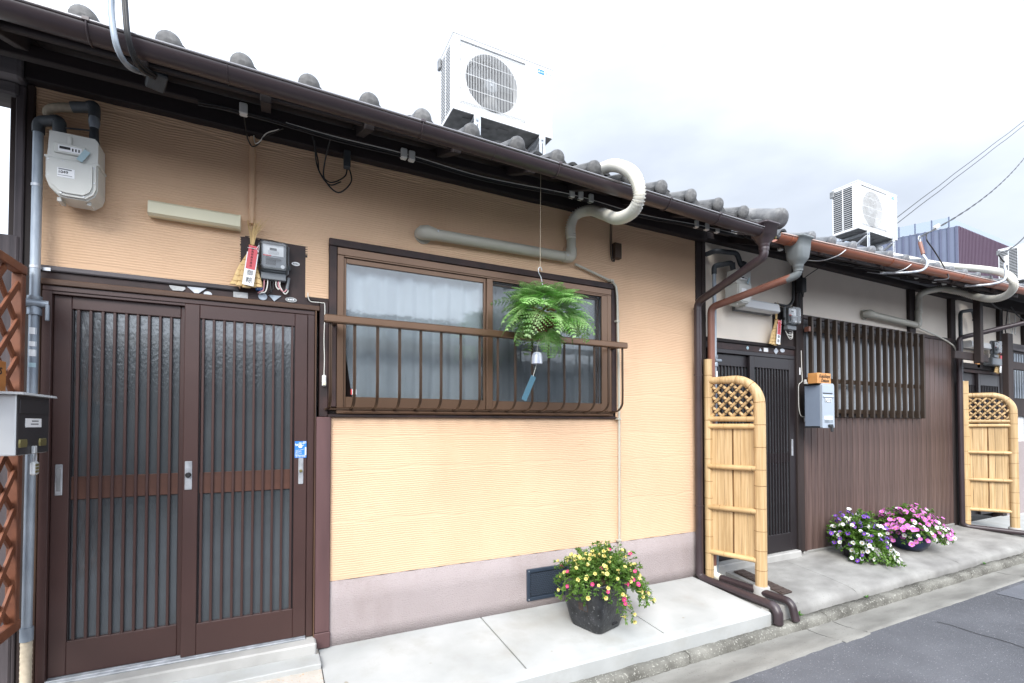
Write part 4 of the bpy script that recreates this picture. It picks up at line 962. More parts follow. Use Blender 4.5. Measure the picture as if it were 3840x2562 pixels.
# doorbell
DB = thing('doorbell', 'white doorbell push on the dark post between the brown doors and the window', 'doorbell', (.277, -.02, 1.555), 'doorbells by the doors')
MB().box(.266, .288, -.040, -.018, 1.522, 1.586, .005).build('housing', 'plastic_white', DB); MB().box(.2695, .2845, -.0425, -.0395, 1.527, 1.545, .001).build('push_button', 'plastic_cream', DB)
tube('bell_wire', 'wire_white', DB, smooth_path([(.188, -.016, 2.055), (.190, -.018, 2.028), (.205, -.0175, 2.006), (.262, -.021, 2.004), (.279, -.022, 1.985), (.276, -.022, 1.80), (.279, -.022, 1.68), (.277, -.022, 1.586)], 6), .0026, 6)

# ================================================================== AIR CONDITIONERS
def air_conditioner(label, loc, w=.86, h=.57, d=.30, group='air conditioner units on the roofs'):
    """loc: lower front left corner"""
    x, y, z = loc; T = thing('air_conditioner', label, 'air conditioner', loc, group)
    B = lambda a, b, c, e, f, g_, bv=0.: MB().box(x + a, x + b, y + c, y + e, z + f, z + g_, bv)
    # casing as five sheets so that the fan hole is a real opening
    cx, cz, rad = .325, .292, .222
    gx0, gx1, gz0, gz1 = .055, .612, .052, .542
    fr = MB(); n = 48; sq = []; ci = []
    for k in range(n):
        a = 2 * PI * k / n; c_, s_ = math.cos(a), math.sin(a)
        tx = ((gx1 - cx) if c_ > 0 else (cx - gx0)) / max(abs(c_), 1e-6); tz_ = ((gz1 - cz) if s_ > 0 else (cz - gz0)) / max(abs(s_), 1e-6); tt = min(tx, tz_)
        sq.append((x + cx + c_ * tt, y + .012, z + cz + s_ * tt)); ci.append((x + cx + c_ * rad, y + .012, z + cz + s_ * rad))
    q = [(k, (k + 1) % n, n + (k + 1) % n, n + k) for k in range(n)]
    fr.add(sq + ci, q); ce = [(p[0], y + .09, p[2]) for p in ci]; fr.add(ci + ce, q, True)
    cr = [(x + gx0, z + gz0), (x + gx1, z + gz0), (x + gx1, z + gz1), (x + gx0, z + gz1)]
    for (ax, az) in cr:            # fill corners between the ray-cast square and the true corner
        near = sorted(sq, key=lambda p: (p[0] - ax) ** 2 + (p[2] - az) ** 2)[:2]; fr.add([near[0], near[1], (ax, y + .012, az)], [(0, 1, 2)])
    out_ = [(x, z), (x + w, z), (x + w, z + h), (x, z + h)]
    for k in range(4):
        a, b = out_[k], out_[(k + 1) % 4]; c_, e = cr[(k + 1) % 4], cr[k]
        fr.add([(a[0], y, a[1]), (b[0], y, b[1]), (c_[0], y, c_[1]), (e[0], y, e[1])], [(0, 1, 2, 3)])
        fr.add([(e[0], y, e[1]), (c_[0], y, c_[1]), (c_[0], y + .012, c_[1]), (e[0], y + .012, e[1])], [(0, 1, 2, 3)])
    # service side, flutes
    fr.build('front_panel', 'ac', T)
    fl = MB()
    for k in range(9): fl.box(x + .64 + k * .023, x + .648 + k * .023, y - .0015, y + .001, z + .02, z + .42)
    fl.build('flutes', 'ac', T, kind='stuff')
    cs = MB(); cs.box(x - .004, x + w + .004, y - .004, y + d + .004, z + h - .001, z + h + .012, .004); cs.build('top_cover', 'ac', T)
    sd = MB(); sd.box(x + w - .003, x + w, y, y + d, z + .03, z + h); sd.box(x, x + .003, y, y + .07, z + .0, z + h); sd.box(x, x + .003, y + d - .012, y + d, z, z + h); sd.box(x, x + .003, y + .07, y + d - .012, z, z + .03); sd.box(x, x + .003, y + .07, y + d - .012, z + h - .03, z + h); sd.box(x, x + .003, y + .172, y + .184, z + .03, z + h - .03); sd.box(x + .003, x + w, y + d - .003, y + d, z, z + h)
    sd.build('casing', 'ac', T)
    B(.05, .055, .07, d - .012, .03, h - .03).build('coil', 'ac_dark', T)
    lv = MB().box(0, .014, 0, .1, 0, .0075).mesh('louvre', 'ac')
    for k in range(20):
        for yy, ww in ((.072, .1), (.185, .1)): inst(lv, 'louvre', T, (x + .001, y + yy, z + .042 + k * .0252), rotm(0, R(-20), 0), (1, ww / .1, 1))
    B(-.022, .0, d - .03, d + .02, h - .09, h - .01, .006).build('pipe_cover', 'ac_under', T)
    B(.004, w - .004, .09, d - .004, .01, h - .002).build('inner_shade', 'ac_dark', T)
    fan = MB(); fan.lathe([(.062, 0), (.062, .03), (.05, .045)], (x + cx, y + .075, z + cz), 24, 'y', rot=rotm(0, 0, PI)); fan = fan.build('fan_hub', 'em_grey', T)
    for k in range(3):
        a0 = 2 * PI * k / 3 + .5; vs = []
        for j in range(6):
            rr_ = .055 + .155 * j / 5
            for da, dy in ((-.34 - .10 * j / 5, .012), (.30 + .16 * j / 5, -.03)):
                vs.append((x + cx + rr_ * math.cos(a0 + da), y + .06 + dy, z + cz + rr_ * math.sin(a0 + da)))
        MB().add(vs, [(2 * j, 2 * j + 1, 2 * j + 3, 2 * j + 2) for j in range(5)], True).build('fan_blade', 'fan_grey', fan)
    MB().lathe([(.010, 0), (.010, .006)], (x + cx, y + .03, z + cz), 10, 'y', rot=rotm(0, 0, PI)).build('fan_nut', 'steel', fan)
    gr = MB()
    for k in range(42):
        xx = x + gx0 + .012 + k * (gx1 - gx0 - .024) / 41
        gr.tube([(xx, y + .010, z + gz1 - .01), (xx, y - .006, z + gz1 - .03), (xx, y - .008, z + gz0 + .06), (xx, y - .006, z + gz0 + .02), (xx, y + .010, z + gz0 + .008)], .0019, 4, False)
    gr.build('grille_rods', 'ac', T, kind='stuff')
    for k in range(5):
        zz = z + gz0 + .02 + k * (gz1 - gz0 - .05) / 4
        MB().tube([(x + gx0 + .004, y + .008, zz), (x + gx0 + .02, y - .006, zz), (x + gx1 - .02, y - .006, zz), (x + gx1 - .004, y + .008, zz)], .0024, 5).build('grille_bar', 'ac', T)
    B(.0, w, .002, d, -.004, .006, .002).build('base_pan', 'ac_under', T)
    for k in range(5): B(.10 + .15 * k, .19 + .15 * k, .06 + .05 * (k % 2), .10 + .05 * (k % 2), -.010, -.003, .002).build('pan_rib', 'ac_under', T)
    pl_ = B(.722, .855, -.0025, -.001, .492, .540).build('maker_label', 'paper', T)
    B(.724, .785, -.0034, -.0024, .500, .538).build('label_block', 'blue_label', pl_)
    for a, b in ((.735, .523), (.7395, .516), (.7305, .516)): MB().prism([(x + a, z + b + .006), (x + a + .0035, z + b), (x + a, z + b - .006), (x + a - .0035, z + b)], y - .0045, y - .0033, 'y').build('emblem', 'paper', pl_)
    B(.747, .778, -.0042, -.0033, .514, .524).build('label_print', 'blue_pale', pl_)
    lettering('霧ヶ峰', .019, 'blue_pale', pl_, (x + .820, y - .0032, z + .518))
    for sx_ in (.165, .735):
        s_ = MB(); s_.box(x + sx_, x + sx_ + .055, y - .008, y - .003, z - .36, z + .04, .001); s_.build('stand_leg', 'steel', T)
        MB().box(x + sx_ + .024, x + sx_ + .030, y - .0095, y - .0075, z - .2, z - .07).build('leg_slot', 'ac_dark', T)
        MB().lathe([(.009, 0), (.009, .007)], (x + sx_ + .027, y - .008, z - .04), 6, 'y', rot=rotm(0, 0, PI)).build('bolt', 'steel', T)
        MB().box(x + sx_, x + sx_ + .050, y - .003, y + d + .05, z - .030, z - .010, .002).build('stand_arm', 'steel', T)
        q = MB(); q.obox((x + sx_ + .025, y + .16, z - .15), (.04, .36, .020), rotm(R(-32), 0, 0), .002); q.build('stand_brace', 'steel', T)
        MB().box(x + sx_, x + sx_ + .05, y + d - .02, y + d, z - .28, z - .03, .002).build('stand_leg', 'steel', T)
    MB().box(x + .76, x + w + .03, y + d - .13, y + d - .02, z - .09, z - .012, .012).build('valve_cover', 'ac', T)
    return T
AC1 = air_conditioner('white air conditioner unit on the roof of the tan house, showing its fan', (1.198, .37, 3.655))
AC2 = dup(AC1, (5.075, -.10, -.005), 'white air conditioner unit on the second roof, standing before the maroon building')
AC3 = dup(AC1, (9.70, -.12, .0), 'white air conditioner unit cut off by the right edge of the photo')

def corrugated(pts, r, amp, step, name, mat, parent):
    e = even(smooth_path(pts, 10), step); return tube(name, mat, parent, e, [r + (amp if i % 2 else -amp) for i in range(len(e))], 14)
def ac_duct(label, vert_x, z_top, x_left, zl, zr, hose, y=-.045):
    T = thing('pipe_duct', label, 'duct', (vert_x, y, zr), 'ducts of the air conditioners')
    m = MB(); L_ = (Vector((vert_x, y, zr)) - Vector((x_left, y, zl)))
    pa = [(x_left + .07, y, zl), (vert_x - .03, y, zr)]; m.tube(pa, .036, 12, flat=None); m.build('duct_run', 'duct', T)
    m = MB(); m.tube([(vert_x, y, zr + .03), (vert_x, y, z_top)], .034, 12); m.build('duct_rise', 'duct', T)
    m = MB(); m.tube(bent([(vert_x - .07, y, zr - .0), (vert_x, y, zr + .002), (vert_x, y, zr + .07)], .03, 5), .0395, 14); m.build('duct_elbow', 'duct', T)
    m = MB(); m.tube([(x_left + .10, y, zl), (x_left + .045, y - .004, zl + .003), (x_left + .012, y + .012, zl + .002), (x_left - .004, y + .04, zl)], [.0385, .046, .044, .03], 14); c = m.build('wall_cap', 'duct', T)
    MB().lathe([(.056, 0), (.056, .008)], (x_left + .030, .002, zl), 20, 'y', rot=rotm(0, 0, PI), sx=1.).build('cap_flange', 'duct', c)
    for xx in (x_left + .105, vert_x - .055): MB().lathe([(.006, 0), (.006, .003)], (xx, y - .0395, zr + .0), 8, 'y', rot=rotm(0, 0, PI)).build('screw', 'steel', T)
    corrugated(hose, .0335, .0052, .0078, 'hose', 'hose', T)
    return T
hose1 = [(1.959, -.05, 2.66), (1.959, -.05, 2.76), (1.984, -.09, 2.83), (2.025, -.20, 2.825), (1.991, -.40, 2.712), (1.927, -.62, 2.586), (1.895, -.80, 2.552), (1.880, -.875, 2.61), (1.869, -.86, 2.715), (1.888, -.76, 2.82), (1.931, -.57, 2.945), (1.974, -.35, 3.03), (2.0, .1, 3.20), (1.98, .45, 3.45)]
ac_duct('grey duct above the tan house window with ribbed cream hose rising over the gutter', 1.966, 2.70, .835, 2.511, 2.522, hose1)
hose2 = [(6.885, -.05, 2.62), (6.885, -.05, 2.78), (6.89, -.09, 2.86), (7.014, -.2, 2.893), (7.03, -.35, 2.83), (7.068, -.5, 2.74), (7.03, -.65, 2.672), (6.979, -.78, 2.672), (6.905, -.865, 2.735), (6.88, -.85, 2.83), (7.04, -.72, 2.945), (7.22, -.5, 3.07), (7.3, -.1, 3.25), (7.0, .3, 3.45)]
ac_duct('grey duct above the dark window lattice with ribbed cream hose rising over the copper gutter', 6.872, 2.66, 5.795, 2.508, 2.478, hose2)

# thin pipes: condensate line by the window
CN = thing('drain_pipe', 'thin grey drain pipe running down the tan wall right of the window', 'pipe', (2.39, -.02, .3), 'thin drain pipes')
tube('pipe', 'duct', CN, smooth_path([(2.01, -.03, 2.487), (2.10, -.026, 2.468), (2.30, -.026, 2.418), (2.362, -.030, 2.395), (2.392, -.034, 2.33), (2.40, -.034, 2.1), (2.408, -.034, 1.6), (2.410, -.034, 1.2), (2.413, -.028, .8), (2.418, -.020, .42), (2.422, -.02, .28), (2.425, -.02, .05)], 6), .0095, 10)
for x, z in ((2.345, 2.408), (2.402, 2.10), (2.410, 1.345), (2.418, .41)): MB().box(x - .022, x + .013, -.046 if z > 1 else -.033, -.004, z - .008, z + .008, .002).build('clip', 'duct', CN)
CN2 = thing('drain_pipe', 'thin cream drain pipe sagging from the duct to the corner of the dark siding', 'pipe', (7.4, -.02, 2.3), 'thin drain pipes')
tube('pipe', 'hose', CN2, smooth_path([(6.91, -.04, 2.455), (7.10, -.03, 2.435), (7.443, -.03, 2.383), (7.70, -.03, 2.325), (7.81, -.03, 2.27), (7.828, -.03, 2.18)], 6), .010, 8)
WB = thing('junction_box', 'small brown cable box with black cable on the tan wall right of the window', 'cable box', (2.40, 0, 2.6))
MB().box(2.372, 2.440, -.040, .0, 2.592, 2.712, .004).build('box', 'alu_bronze_dk', WB)
for dxx in (-.01, .004): tube('cable', 'wire_black', WB, smooth_path([(2.355 + dxx, -.02, 2.87), (2.352 + dxx, -.02, 2.72), (2.36 + dxx, -.02, 2.60), (2.372 + dxx, -.024, 2.565), (2.385, -.02, 2.585)], 5), .0035, 6)

# floor vent
FV = thing('floor_vent', 'dark blue perforated vent grille in the roughcast plinth behind the black pot', 'vent', (1.78, -.01, .07))
vx0, vx1, vz0, vz1 = 1.612, 1.965, .069, .289
m = MB(); m.box(vx0, vx1, -.022, .0, vz0, vz0 + .024, .003); m.box(vx0, vx1, -.022, .0, vz1 - .024, vz1, .003); m.box(vx0, vx0 + .024, -.0215, .0, vz0 + .02, vz1 - .02, .003); m.box(vx1 - .024, vx1, -.0215, .0, vz0 + .02, vz1 - .02, .003); m.build('vent_frame', 'grille_blue', FV)
MB().box(vx0 + .02, vx1 - .02, -.0085, -.0078, vz0 + .02, vz1 - .02).build('backing', 'ac_dark', FV)
me = MB().tube([(.0082 * math.cos(a), 0, .0082 * math.sin(a)) for a in np.linspace(0, 2 * PI, 9)[:-1]], .0036, 4, closed=True).mesh('hole_rim', 'grille_blue')
hr = MB()
for r_ in range(13):
    for k in range(20):
        cx_, cz_ = vx0 + .034 + k * .0152 + (.0076 if r_ % 2 else 0), vz0 + .034 + r_ * .0128
        hr.tube([(cx_ + .0072 * math.cos(a), -.0115, cz_ + .0062 * math.sin(a)) for a in np.linspace(0, 2 * PI, 8)[:-1]], .0029, 4, closed=True)
hr.build('perforated_panel', 'grille_blue', FV, kind='stuff')
for sx_, sz_ in ((vx0 + .012, vz0 + .012), (vx1 - .012, vz0 + .012), (vx0 + .012, vz1 - .012)): MB().lathe([(.005, 0), (.005, .002)], (sx_, -.022, sz_), 8, 'y', rot=rotm(0, 0, PI)).build('screw', 'steel', FV)

# ================================================================== TRELLIS, STEEL LETTER BOX, SIGN
TZ = thing('trellis', 'red-brown wooden lattice screen left of the corner gas pipe', 'trellis', (-1.01, -.4, .45))
tx0, tx1 = -1.005, -.985
MB().box(tx0 - .01, tx1 + .006, -.145, -.105, .42, 1.965, .003).build('upright', 'trellis', TZ); MB().box(tx0 - .01, tx1 + .006, -1.0, -.96, .42, 1.965, .003).build('upright', 'trellis', TZ)
MB().box(tx0 - .01, tx1 + .010, -1.0, -.105, 1.966, 2.006, .003).build('top_rail', 'trellis', TZ); MB().box(tx0 - .01, tx1 + .010, -1.0, -.105, .40, .445, .003).build('bottom_rail', 'trellis', TZ)
y0, y1, z0, z1 = -.96, -.145, .445, 1.966
for sgn, xx in ((1, tx1 - .006), (-1, tx0 + .002)):
    k = -12
    while k < 24:
        b = z0 + k * .165; k += 1       # line z = b + sgn*(y-y0) * 1.0
        pts_ = []
        for yy in np.linspace(y0, y1, 60):
            zz = b + (yy - y0) if sgn > 0 else b + (y1 - yy)
            if z0 <= zz <= z1: pts_.append((yy, zz))
        if len(pts_) < 4: continue
        a_, c_ = pts_[0], pts_[-1]; ln_ = math.hypot(c_[0] - a_[0], c_[1] - a_[1]); ang = math.atan2(c_[1] - a_[1], c_[0] - a_[0])
        MB().obox((xx, (a_[0] + c_[0]) / 2, (a_[1] + c_[1]) / 2), (.010, ln_, .028), rotm(ang, 0, 0), .001).build('lattice_strip', 'trellis', TZ)
MBX = thing('letter_box', 'stainless steel letter box with dark slotted front hanging on the trellis', 'letter box', (-.91, -.39, 1.18), 'letter boxes by the doors')
MB().box(-.972, -.852, -.545, -.250, 1.183, 1.416, .003).build('body', 'mail_steel', MBX)
MB().box(-.853, -.849, -.540, -.253, 1.185, 1.412, .001).build('front', 'mail_dark', MBX)
m = MB(); m.loft([[(-.975, y, 1.415), (-.975, y, 1.426), (-.830, y, 1.423), (-.826, y, 1.414)] for y in (-.56, -.238)]); m.build('lid', 'mail_steel', MBX)
MB().box(-.8495, -.845, -.530, -.262, 1.344, 1.396, .001).build('mail_flap', 'mail_dark', MBX)
lb = MB().box(-.849, -.8475, -.475, -.330, 1.290, 1.325).build('name_label', 'paper', MBX)
for k in range(2): MB().box(-.8476, -.847, -.43 + .01 * k, -.36, 1.300 + k * .012, 1.305 + k * .012).build('print_line', 'ink_grey', lb)
for yy in (-.495, -.315): m = MB(); m.loft([[(xq, yy + a * (1 - .15 * (xq > -.848)), 1.228 + b * (1 - .15 * (xq > -.848))) for a, b in ((-.032, -.016), (.032, -.016), (.036, 0), (.032, .016), (-.032, .016), (-.036, 0))] for xq in (-.849, -.8445)]); m.build('reflector', 'brass', MBX)
MB().box(-.849, -.838, -.42, -.395, 1.185, 1.215, .002).build('hasp', 'mail_steel', MBX)
PL = thing('padlock', 'small steel padlock hanging under the stainless letter box', 'padlock', (-.84, -.40, 1.13))
tube('shackle', 'steel', PL, smooth_path([(-.842, -.418, 1.150), (-.842, -.418, 1.178), (-.842, -.406, 1.192), (-.842, -.394, 1.178), (-.842, -.394, 1.150)], 5), .0032, 8)
pb = MB().box(-.850, -.834, -.430, -.382, 1.098, 1.152, .006).build('body', 'mail_steel', PL)
for k in range(3): MB().box(-.8345, -.832, -.423, -.391, 1.108 + k * .013, 1.117 + k * .013, .001).build('number_wheel', 'brass', pb)
SG = thing('name_sign', 'orange-brown name board on the trellis above the stainless letter box', 'sign', (-.95, -.5, 1.43), 'wooden name boards on the letter boxes')
MB().box(-.972, -.930, -.76, -.408, 1.4275, 1.548, .003).build('board', 'orange_wood_dk', SG)
lettering('KujoStays', .058, 'ink', SG, (-.9292, -.560, 1.512), FACE_X, shear=.25); lettering('Deluxe', .055, 'ink', SG, (-.9292, -.560, 1.462), FACE_X, shear=.25)

# ================================================================== CABLES UNDER THE EAVE, SERVICE BRACKET
SB = thing('service_bracket', 'grey hooked service bracket crossing the gutter above the brown doors', 'bracket', (-.52, -.76, 2.7))
pa = smooth_path([(-.55, -.78, 3.25), (-.535, -.785, 2.90), (-.531, -.79, 2.80), (-.52, -.775, 2.705), (-.508, -.72, 2.682), (-.50, -.62, 2.72), (-.49, -.48, 2.80)], 6)
tube('bracket_bar', 'galv_pipe', SB, pa, .0105, 8)
for dxx, dz in ((.022, .0), (.028, .012)): tube('cable', 'wire_black', SB, smooth_path([(-.545 + dxx, -.775, 3.25), (-.522 + dxx, -.775, 2.88), (-.510 + dxx, -.765, 2.74), (-.495 + dxx, -.68, 2.70 + dz), (-.478 + dxx, -.48, 2.79 + dz)], 6), .007, 6)
MB().obox((-.455, -.45, 2.80), (.07, .09, .03), rotm(R(-20), 0, R(20)), .006).build('clamp', 'pipe_dark', SB)
CB = thing('eave_cables', 'black and white cables strung on white insulators under the eave of the tan house', 'cables', (1, -.3, 2.84))
for dz, mat, r_ in ((0, 'wire_black', .005), (-.012, 'wire_black', .0045), (.010, 'wire_white', .003)):
    tube('cable', mat, CB, smooth_path([(-.32 if mat != 'wire_white' else .06, -.3, 2.835 + dz), (-.13, -.3, 2.845 + dz) if mat != 'wire_white' else (.1, -.3, 2.842), (.32, -.3, 2.826 + dz), (.70, -.3, 2.828 + dz), (1.16, -.3, 2.808 + dz), (1.82, -.3, 2.838 + dz), (2.4, -.3, 2.822 + dz), (3.0, -.3, 2.852 + dz), (3.5, -.3, 2.86 + dz)], 6), r_, 6)
ins = MB(); ins.box(-.018, .018, -.018, .018, -.028, .028, .005); ins = ins.mesh('insulator', 'ceramic')
for x, z in ((-.13, 2.855), (.665, 2.835), (.71, 2.832), (1.80, 2.852), (1.87, 2.853), (1.955, 2.852), (2.955, 2.862), (3.07, 2.862), (3.185, 2.862)): inst(ins, 'insulator', CB, (x, -.30, z))
LPW = thing('cable_loops', 'black cable loops hanging from the eave between the strip lamp and the window', 'cables', (.3, -.05, 2.7))
for pts_ in ([(.20, -.10, 2.92), (.232, -.05, 2.82), (.243, -.045, 2.752), (.30, -.045, 2.705), (.375, -.05, 2.75), (.392, -.05, 2.80), (.385, -.06, 2.86)], [(.29, -.20, 2.90), (.266, -.08, 2.792), (.271, -.045, 2.715), (.345, -.045, 2.655), (.417, -.045, 2.735), (.402, -.05, 2.82), (.395, -.06, 2.86)], [(.21, -.1, 2.90), (.225, -.05, 2.80), (.255, -.045, 2.73), (.30, -.045, 2.69), (.36, -.05, 2.72)]):
    tube('cable', 'wire_black', LPW, smooth_path(pts_, 6), .0042, 6)
MB().box(.372, .408, -.085, -.045, 2.80, 2.90, .004).build('cable_clamp', 'pipe_dark', LPW)
LP2 = thing('cable_loops', 'white and black cable loop at the head of the tan cable cover', 'cables', (-.1, -.05, 2.83))
tube('cable', 'wire_black', LP2, smooth_path([(-.13, -.28, 2.85), (-.125, -.1, 2.85), (-.118, -.05, 2.84), (-.10, -.04, 2.815), (-.07, -.05, 2.83), (-.04, -.10, 2.85), (.05, -.25, 2.84)], 6), .0035, 6)
tube('cable', 'wire_white', LP2, smooth_path([(-.092, -.035, 2.88), (-.085, -.05, 2.83), (-.06, -.07, 2.84), (-.03, -.12, 2.862), (.03, -.22, 2.845)], 6), .003, 6)

# ================================================================== DARK BOARDED HOUSE (second plot)
H2 = thing('row_house', 'beige plaster row house with brown board siding, lattice window and copper-coloured gutter', 'house', (5.6, 0, 0))
def panel(name, mat, parent, x0, x1, z0, z1, y=0., seed=0):
    """plaster panel with a slightly wavy face"""
    n, k = max(2, int((x1 - x0) / .08)), max(2, int((z1 - z0) / .08)); m = MB(); vs = []; rr = random.Random(seed)
    for j in range(k + 1):
        for i in range(n + 1):
            xx, zz = x0 + (x1 - x0) * i / n, z0 + (z1 - z0) * j / k; vs.append((xx, y + .0015 * math.sin(xx * 6 + zz * 4) + rr.uniform(-.0005, .0005), zz))
    m.add(vs, [(j * (n + 1) + i, j * (n + 1) + i + 1, (j + 1) * (n + 1) + i + 1, (j + 1) * (n + 1) + i) for j in range(k) for i in range(n)], True)
    return m.build(name, mat, parent)
panel('wall', 'h2wall', H2, 3.372, 4.66, 2.035, 2.95, .012, 1); panel('wall', 'h2wall', H2, 4.72, 6.76, 2.32, 2.95, .012, 2); panel('wall', 'h2wall', H2, 6.86, 7.74, 2.32, 2.95, .012, 3)
m = MB(); m.box(3.33, 7.84, .016, .08, 2.35, 2.99); m.box(4.66, 7.84, .03, .10, 0, 1.40); m.box(7.0, 7.84, .03, .10, 1.4, 2.36); m.box(3.33, 4.66, .016, .08, 2.01, 2.36); m.box(3.33, 3.52, .03, .1, 0, 2.0); m.build('wall_core', 'wood_black', H2)
m = MB(); m.box(3.4, 7.8, .10, 4, 2.42, 2.46); m.box(3.4, 7.8, 3.9, 3.95, 0, 2.42); m.box(3.4, 7.8, .1, 3.9, .05, .08); m.box(4.64, 4.70, .1, 3.9, .08, 2.42); m.build('room', 'room', H2)
MB().box(3.33, 3.374, -.022, .1, 0, 2.9, .004).build('post', 'wood_black', H2)
MB().box(4.605, 4.715, -.030, .1, .06, 2.94, .006).build('post', 'wood_black', H2)
MB().box(6.745, 6.880, -.022, .1, 2.38, 2.94, .006).build('post', 'wood_black', H2)
MB().box(7.725, 7.850, -.028, .1, .0, 2.94, .006).build('post', 'wood_black', H2)
MB().box(3.34, 7.90, -.06, .1, 2.905, 2.965, .006).build('wall_plate', 'wood_beam', H2)
MB().box(3.374, 4.60, -.020, .06, 2.035, 2.066, .004).build('lintel', 'wood_beam', H2)
MB().box(3.374, 4.62, -.006, .06, 1.975, 2.034, .002).build('lintel_face', 'wood_frame', H2)
MB().box(4.715, 7.84, -.030, .06, 2.352, 2.392, .004).build('siding_head', 'wood_frame', H2)
MB().box(4.30, 4.61, -.004, .02, 2.062, 2.44, .002).build('meter_backboard', 'wood_black', H2)
# siding boards
me_ = {}
def siding(x0, x1, z0, z1, pitch=.102):
    n = round((x1 - x0) / pitch); w = (x1 - x0) / n
    for k in range(n):
        key = (round(w, 4), z0, z1)
        if key not in me_:
            q = MB(); q.loft([[(.0, .006, z), (.003, .006, z), (.006, .0, z), (w - .006, .0, z), (w - .003, .006, z), (w, .006, z), (w, .03, z), (0, .03, z)] for z in (z0, z1)]); me_[key] = q.mesh('siding_board', 'siding')
        inst(me_[key], 'siding_board', H2, (x0 + k * w, -.020, 0))
siding(4.730, 6.97, .062, 1.372); siding(6.97, 7.73, .062, 2.352)
MB().box(4.700, 4.730, -.034, .03, .062, 1.372, .003).build('corner_trim', 'siding', H2)
# lattice window
LW = MB(); LW.box(4.735, 6.97, -.018, .06, 2.30, 2.352, .003); LW.box(4.735, 4.775, -.018, .06, 1.374, 2.30, .003); LW.box(6.93, 6.97, -.018, .06, 1.374, 2.30, .003); LW.box(4.735, 6.97, -.03, .06, 1.374, 1.425, .004); LW.box(5.82, 5.87, -.012, .05, 1.425, 2.30, .003); LW.box(4.735, 6.97, -.012, .05, 2.24, 2.30, .002)
LW = LW.build('window', 'alu_black', H2)
for a, b in ((4.775, 5.82), (5.87, 6.93)): MB().box(a, b, .012, .018, 1.425, 2.24).build('pane', 'frost2', LW)
LT = thing('window_lattice', 'dark brown timber lattice standing in front of the second house window', 'lattice', (5.8, -.09, 1.37))
lb_ = MB().box(-.013, .013, -.020, .020, 1.374, 2.362, .002).mesh('lattice_bar', 'lattice')
for k in range(17): inst(lb_, 'lattice_bar', LT, (4.735 + k * .1325, -.088, 0))
for z in (1.437, 1.745, 2.245): MB().box(4.71, 6.87, -.068, -.045, z - .022, z + .022, .003).build('cross_rail', 'lattice', LT)
for x in (4.80, 6.82):
    for z in (1.437, 2.245): MB().box(x - .014, x + .014, -.046, -.02, z - .014, z + .014, .002).build('bracket', 'lattice', LT)
MB().box(4.690, 4.718, -.10, -.05, 2.21, 2.26, .003).build('rail_end', 'pipe_copper', LT)
# doors of the dark house
DF2 = MB(); DF2.box(3.43, 4.605, -.010, .06, 1.938, 1.975, .003); DF2.box(3.43, 3.47, -.010, .06, .09, 1.938, .003); DF2.box(4.565, 4.605, -.010, .06, .09, 1.938, .003); DF2 = DF2.build('door_frame', 'alu_black', H2)
def dark_leaf(parent, xl, xr, y, label, bars, px, zt=1.935, zb=.095, handle=None):
    d = thing('sliding_door', None, None, ((xl + xr) / 2, y, zb)); d.parent = parent; d.location = Vector(d.location) - ORG[parent]; d['label'] = label
    a, b = xl + px, xr - px
    MB().box(xl, a, y - .016, y + .016, zb, zt, .003).build('stile', 'alu_black', d); MB().box(b, xr, y - .016, y + .016, zb, zt, .003).build('stile', 'alu_black', d)
    MB().box(a, b, y - .0155, y + .0155, 1.83, zt, .003).build('top_rail', 'alu_black', d); MB().box(a, b, y - .0155, y + .0155, zb, .262, .003).build('bottom_rail', 'alu_black', d)
    MB().box(a, b, y - .003, y + .010, .94, 1.03, .002).build('lock_rail', 'alu_black', d)
    MB().box(a, b, y + .004, y + .010, 1.03, 1.83).build('pane', 'frost', d); MB().box(a, b, y + .004, y + .010, .262, .94).build('pane', 'frost', d)
    n = bars; door_bars(d, a + (b - a) / (n + 1), n, (b - a) / (n + 1), .262, 1.83, y - .006, .012, 'alu_black')
    if handle: MB().box(handle - .012, handle + .012, y - .021, y - .014, 1.0, 1.16, .002).build('handle', 'steel', d)
    return d
dark_leaf(H2, 3.47, 4.02, .034, 'left leaf behind', 9, .055); dark_leaf(H2, 3.94, 4.565, .0, 'right leaf in front', 11, .062, handle=4.535)
# roof, gutter
R2 = lambda x: .026 * (x - 3.9)
m = MB()
for y0, y1 in ((EY, .6), (.6, 4.2)):
    A = [(3.42, y0, roof_z(y0, 2.772) + R2(3.42)), (8.0, y0, roof_z(y0, 2.772) + R2(8.0)), (8.0, y1, roof_z(y1, 2.772) + R2(8.)), (3.42, y1, roof_z(y1, 2.772) + R2(3.42))]
    m.add(A + [(a, b, c - .02) for a, b, c in A], [(0, 1, 2, 3), (4, 7, 6, 5), (0, 4, 5, 1), (3, 2, 6, 7), (0, 3, 7, 4), (1, 5, 6, 2)])
m.mi[0] = m.mi[6] = m.mi[5] = m.mi[11] = 1
RF2 = m.build('roof', ['wood_beam', 'tile'], H2)
for k in range(10):
    x = 3.65 + k * .455; q = MB(); a = math.atan(SL); cy = (EY + .1) / 2
    q.obox((x, cy, roof_z(cy, 2.772) + R2(x) - .05), (.045, (.1 - EY) / math.cos(a), .055), rotm(a, 0, 0), .003); q.build('rafter', 'wood_beam', RF2)
m = MB(); m.loft([[(x, EY + .04, 2.715 + R2(x)), (x, EY + .064, 2.715 + R2(x)), (x, EY + .064, 2.768 + R2(x)), (x, EY + .04, 2.768 + R2(x))] for x in (3.42, 8.0)]); m.build('fascia', 'wood_beam', RF2)
lay_tiles(RF2, 3.915, 14, .292, 5, lambda y: 2.835 + SL * (y + .585), 'tile2', 8, R2)
gz2 = lambda x: 2.716 + .033 * (x - 3.48)
GT2 = half_gutter(3.36, 7.95, gz2, -.675, .052, 'gut_copper', H2)
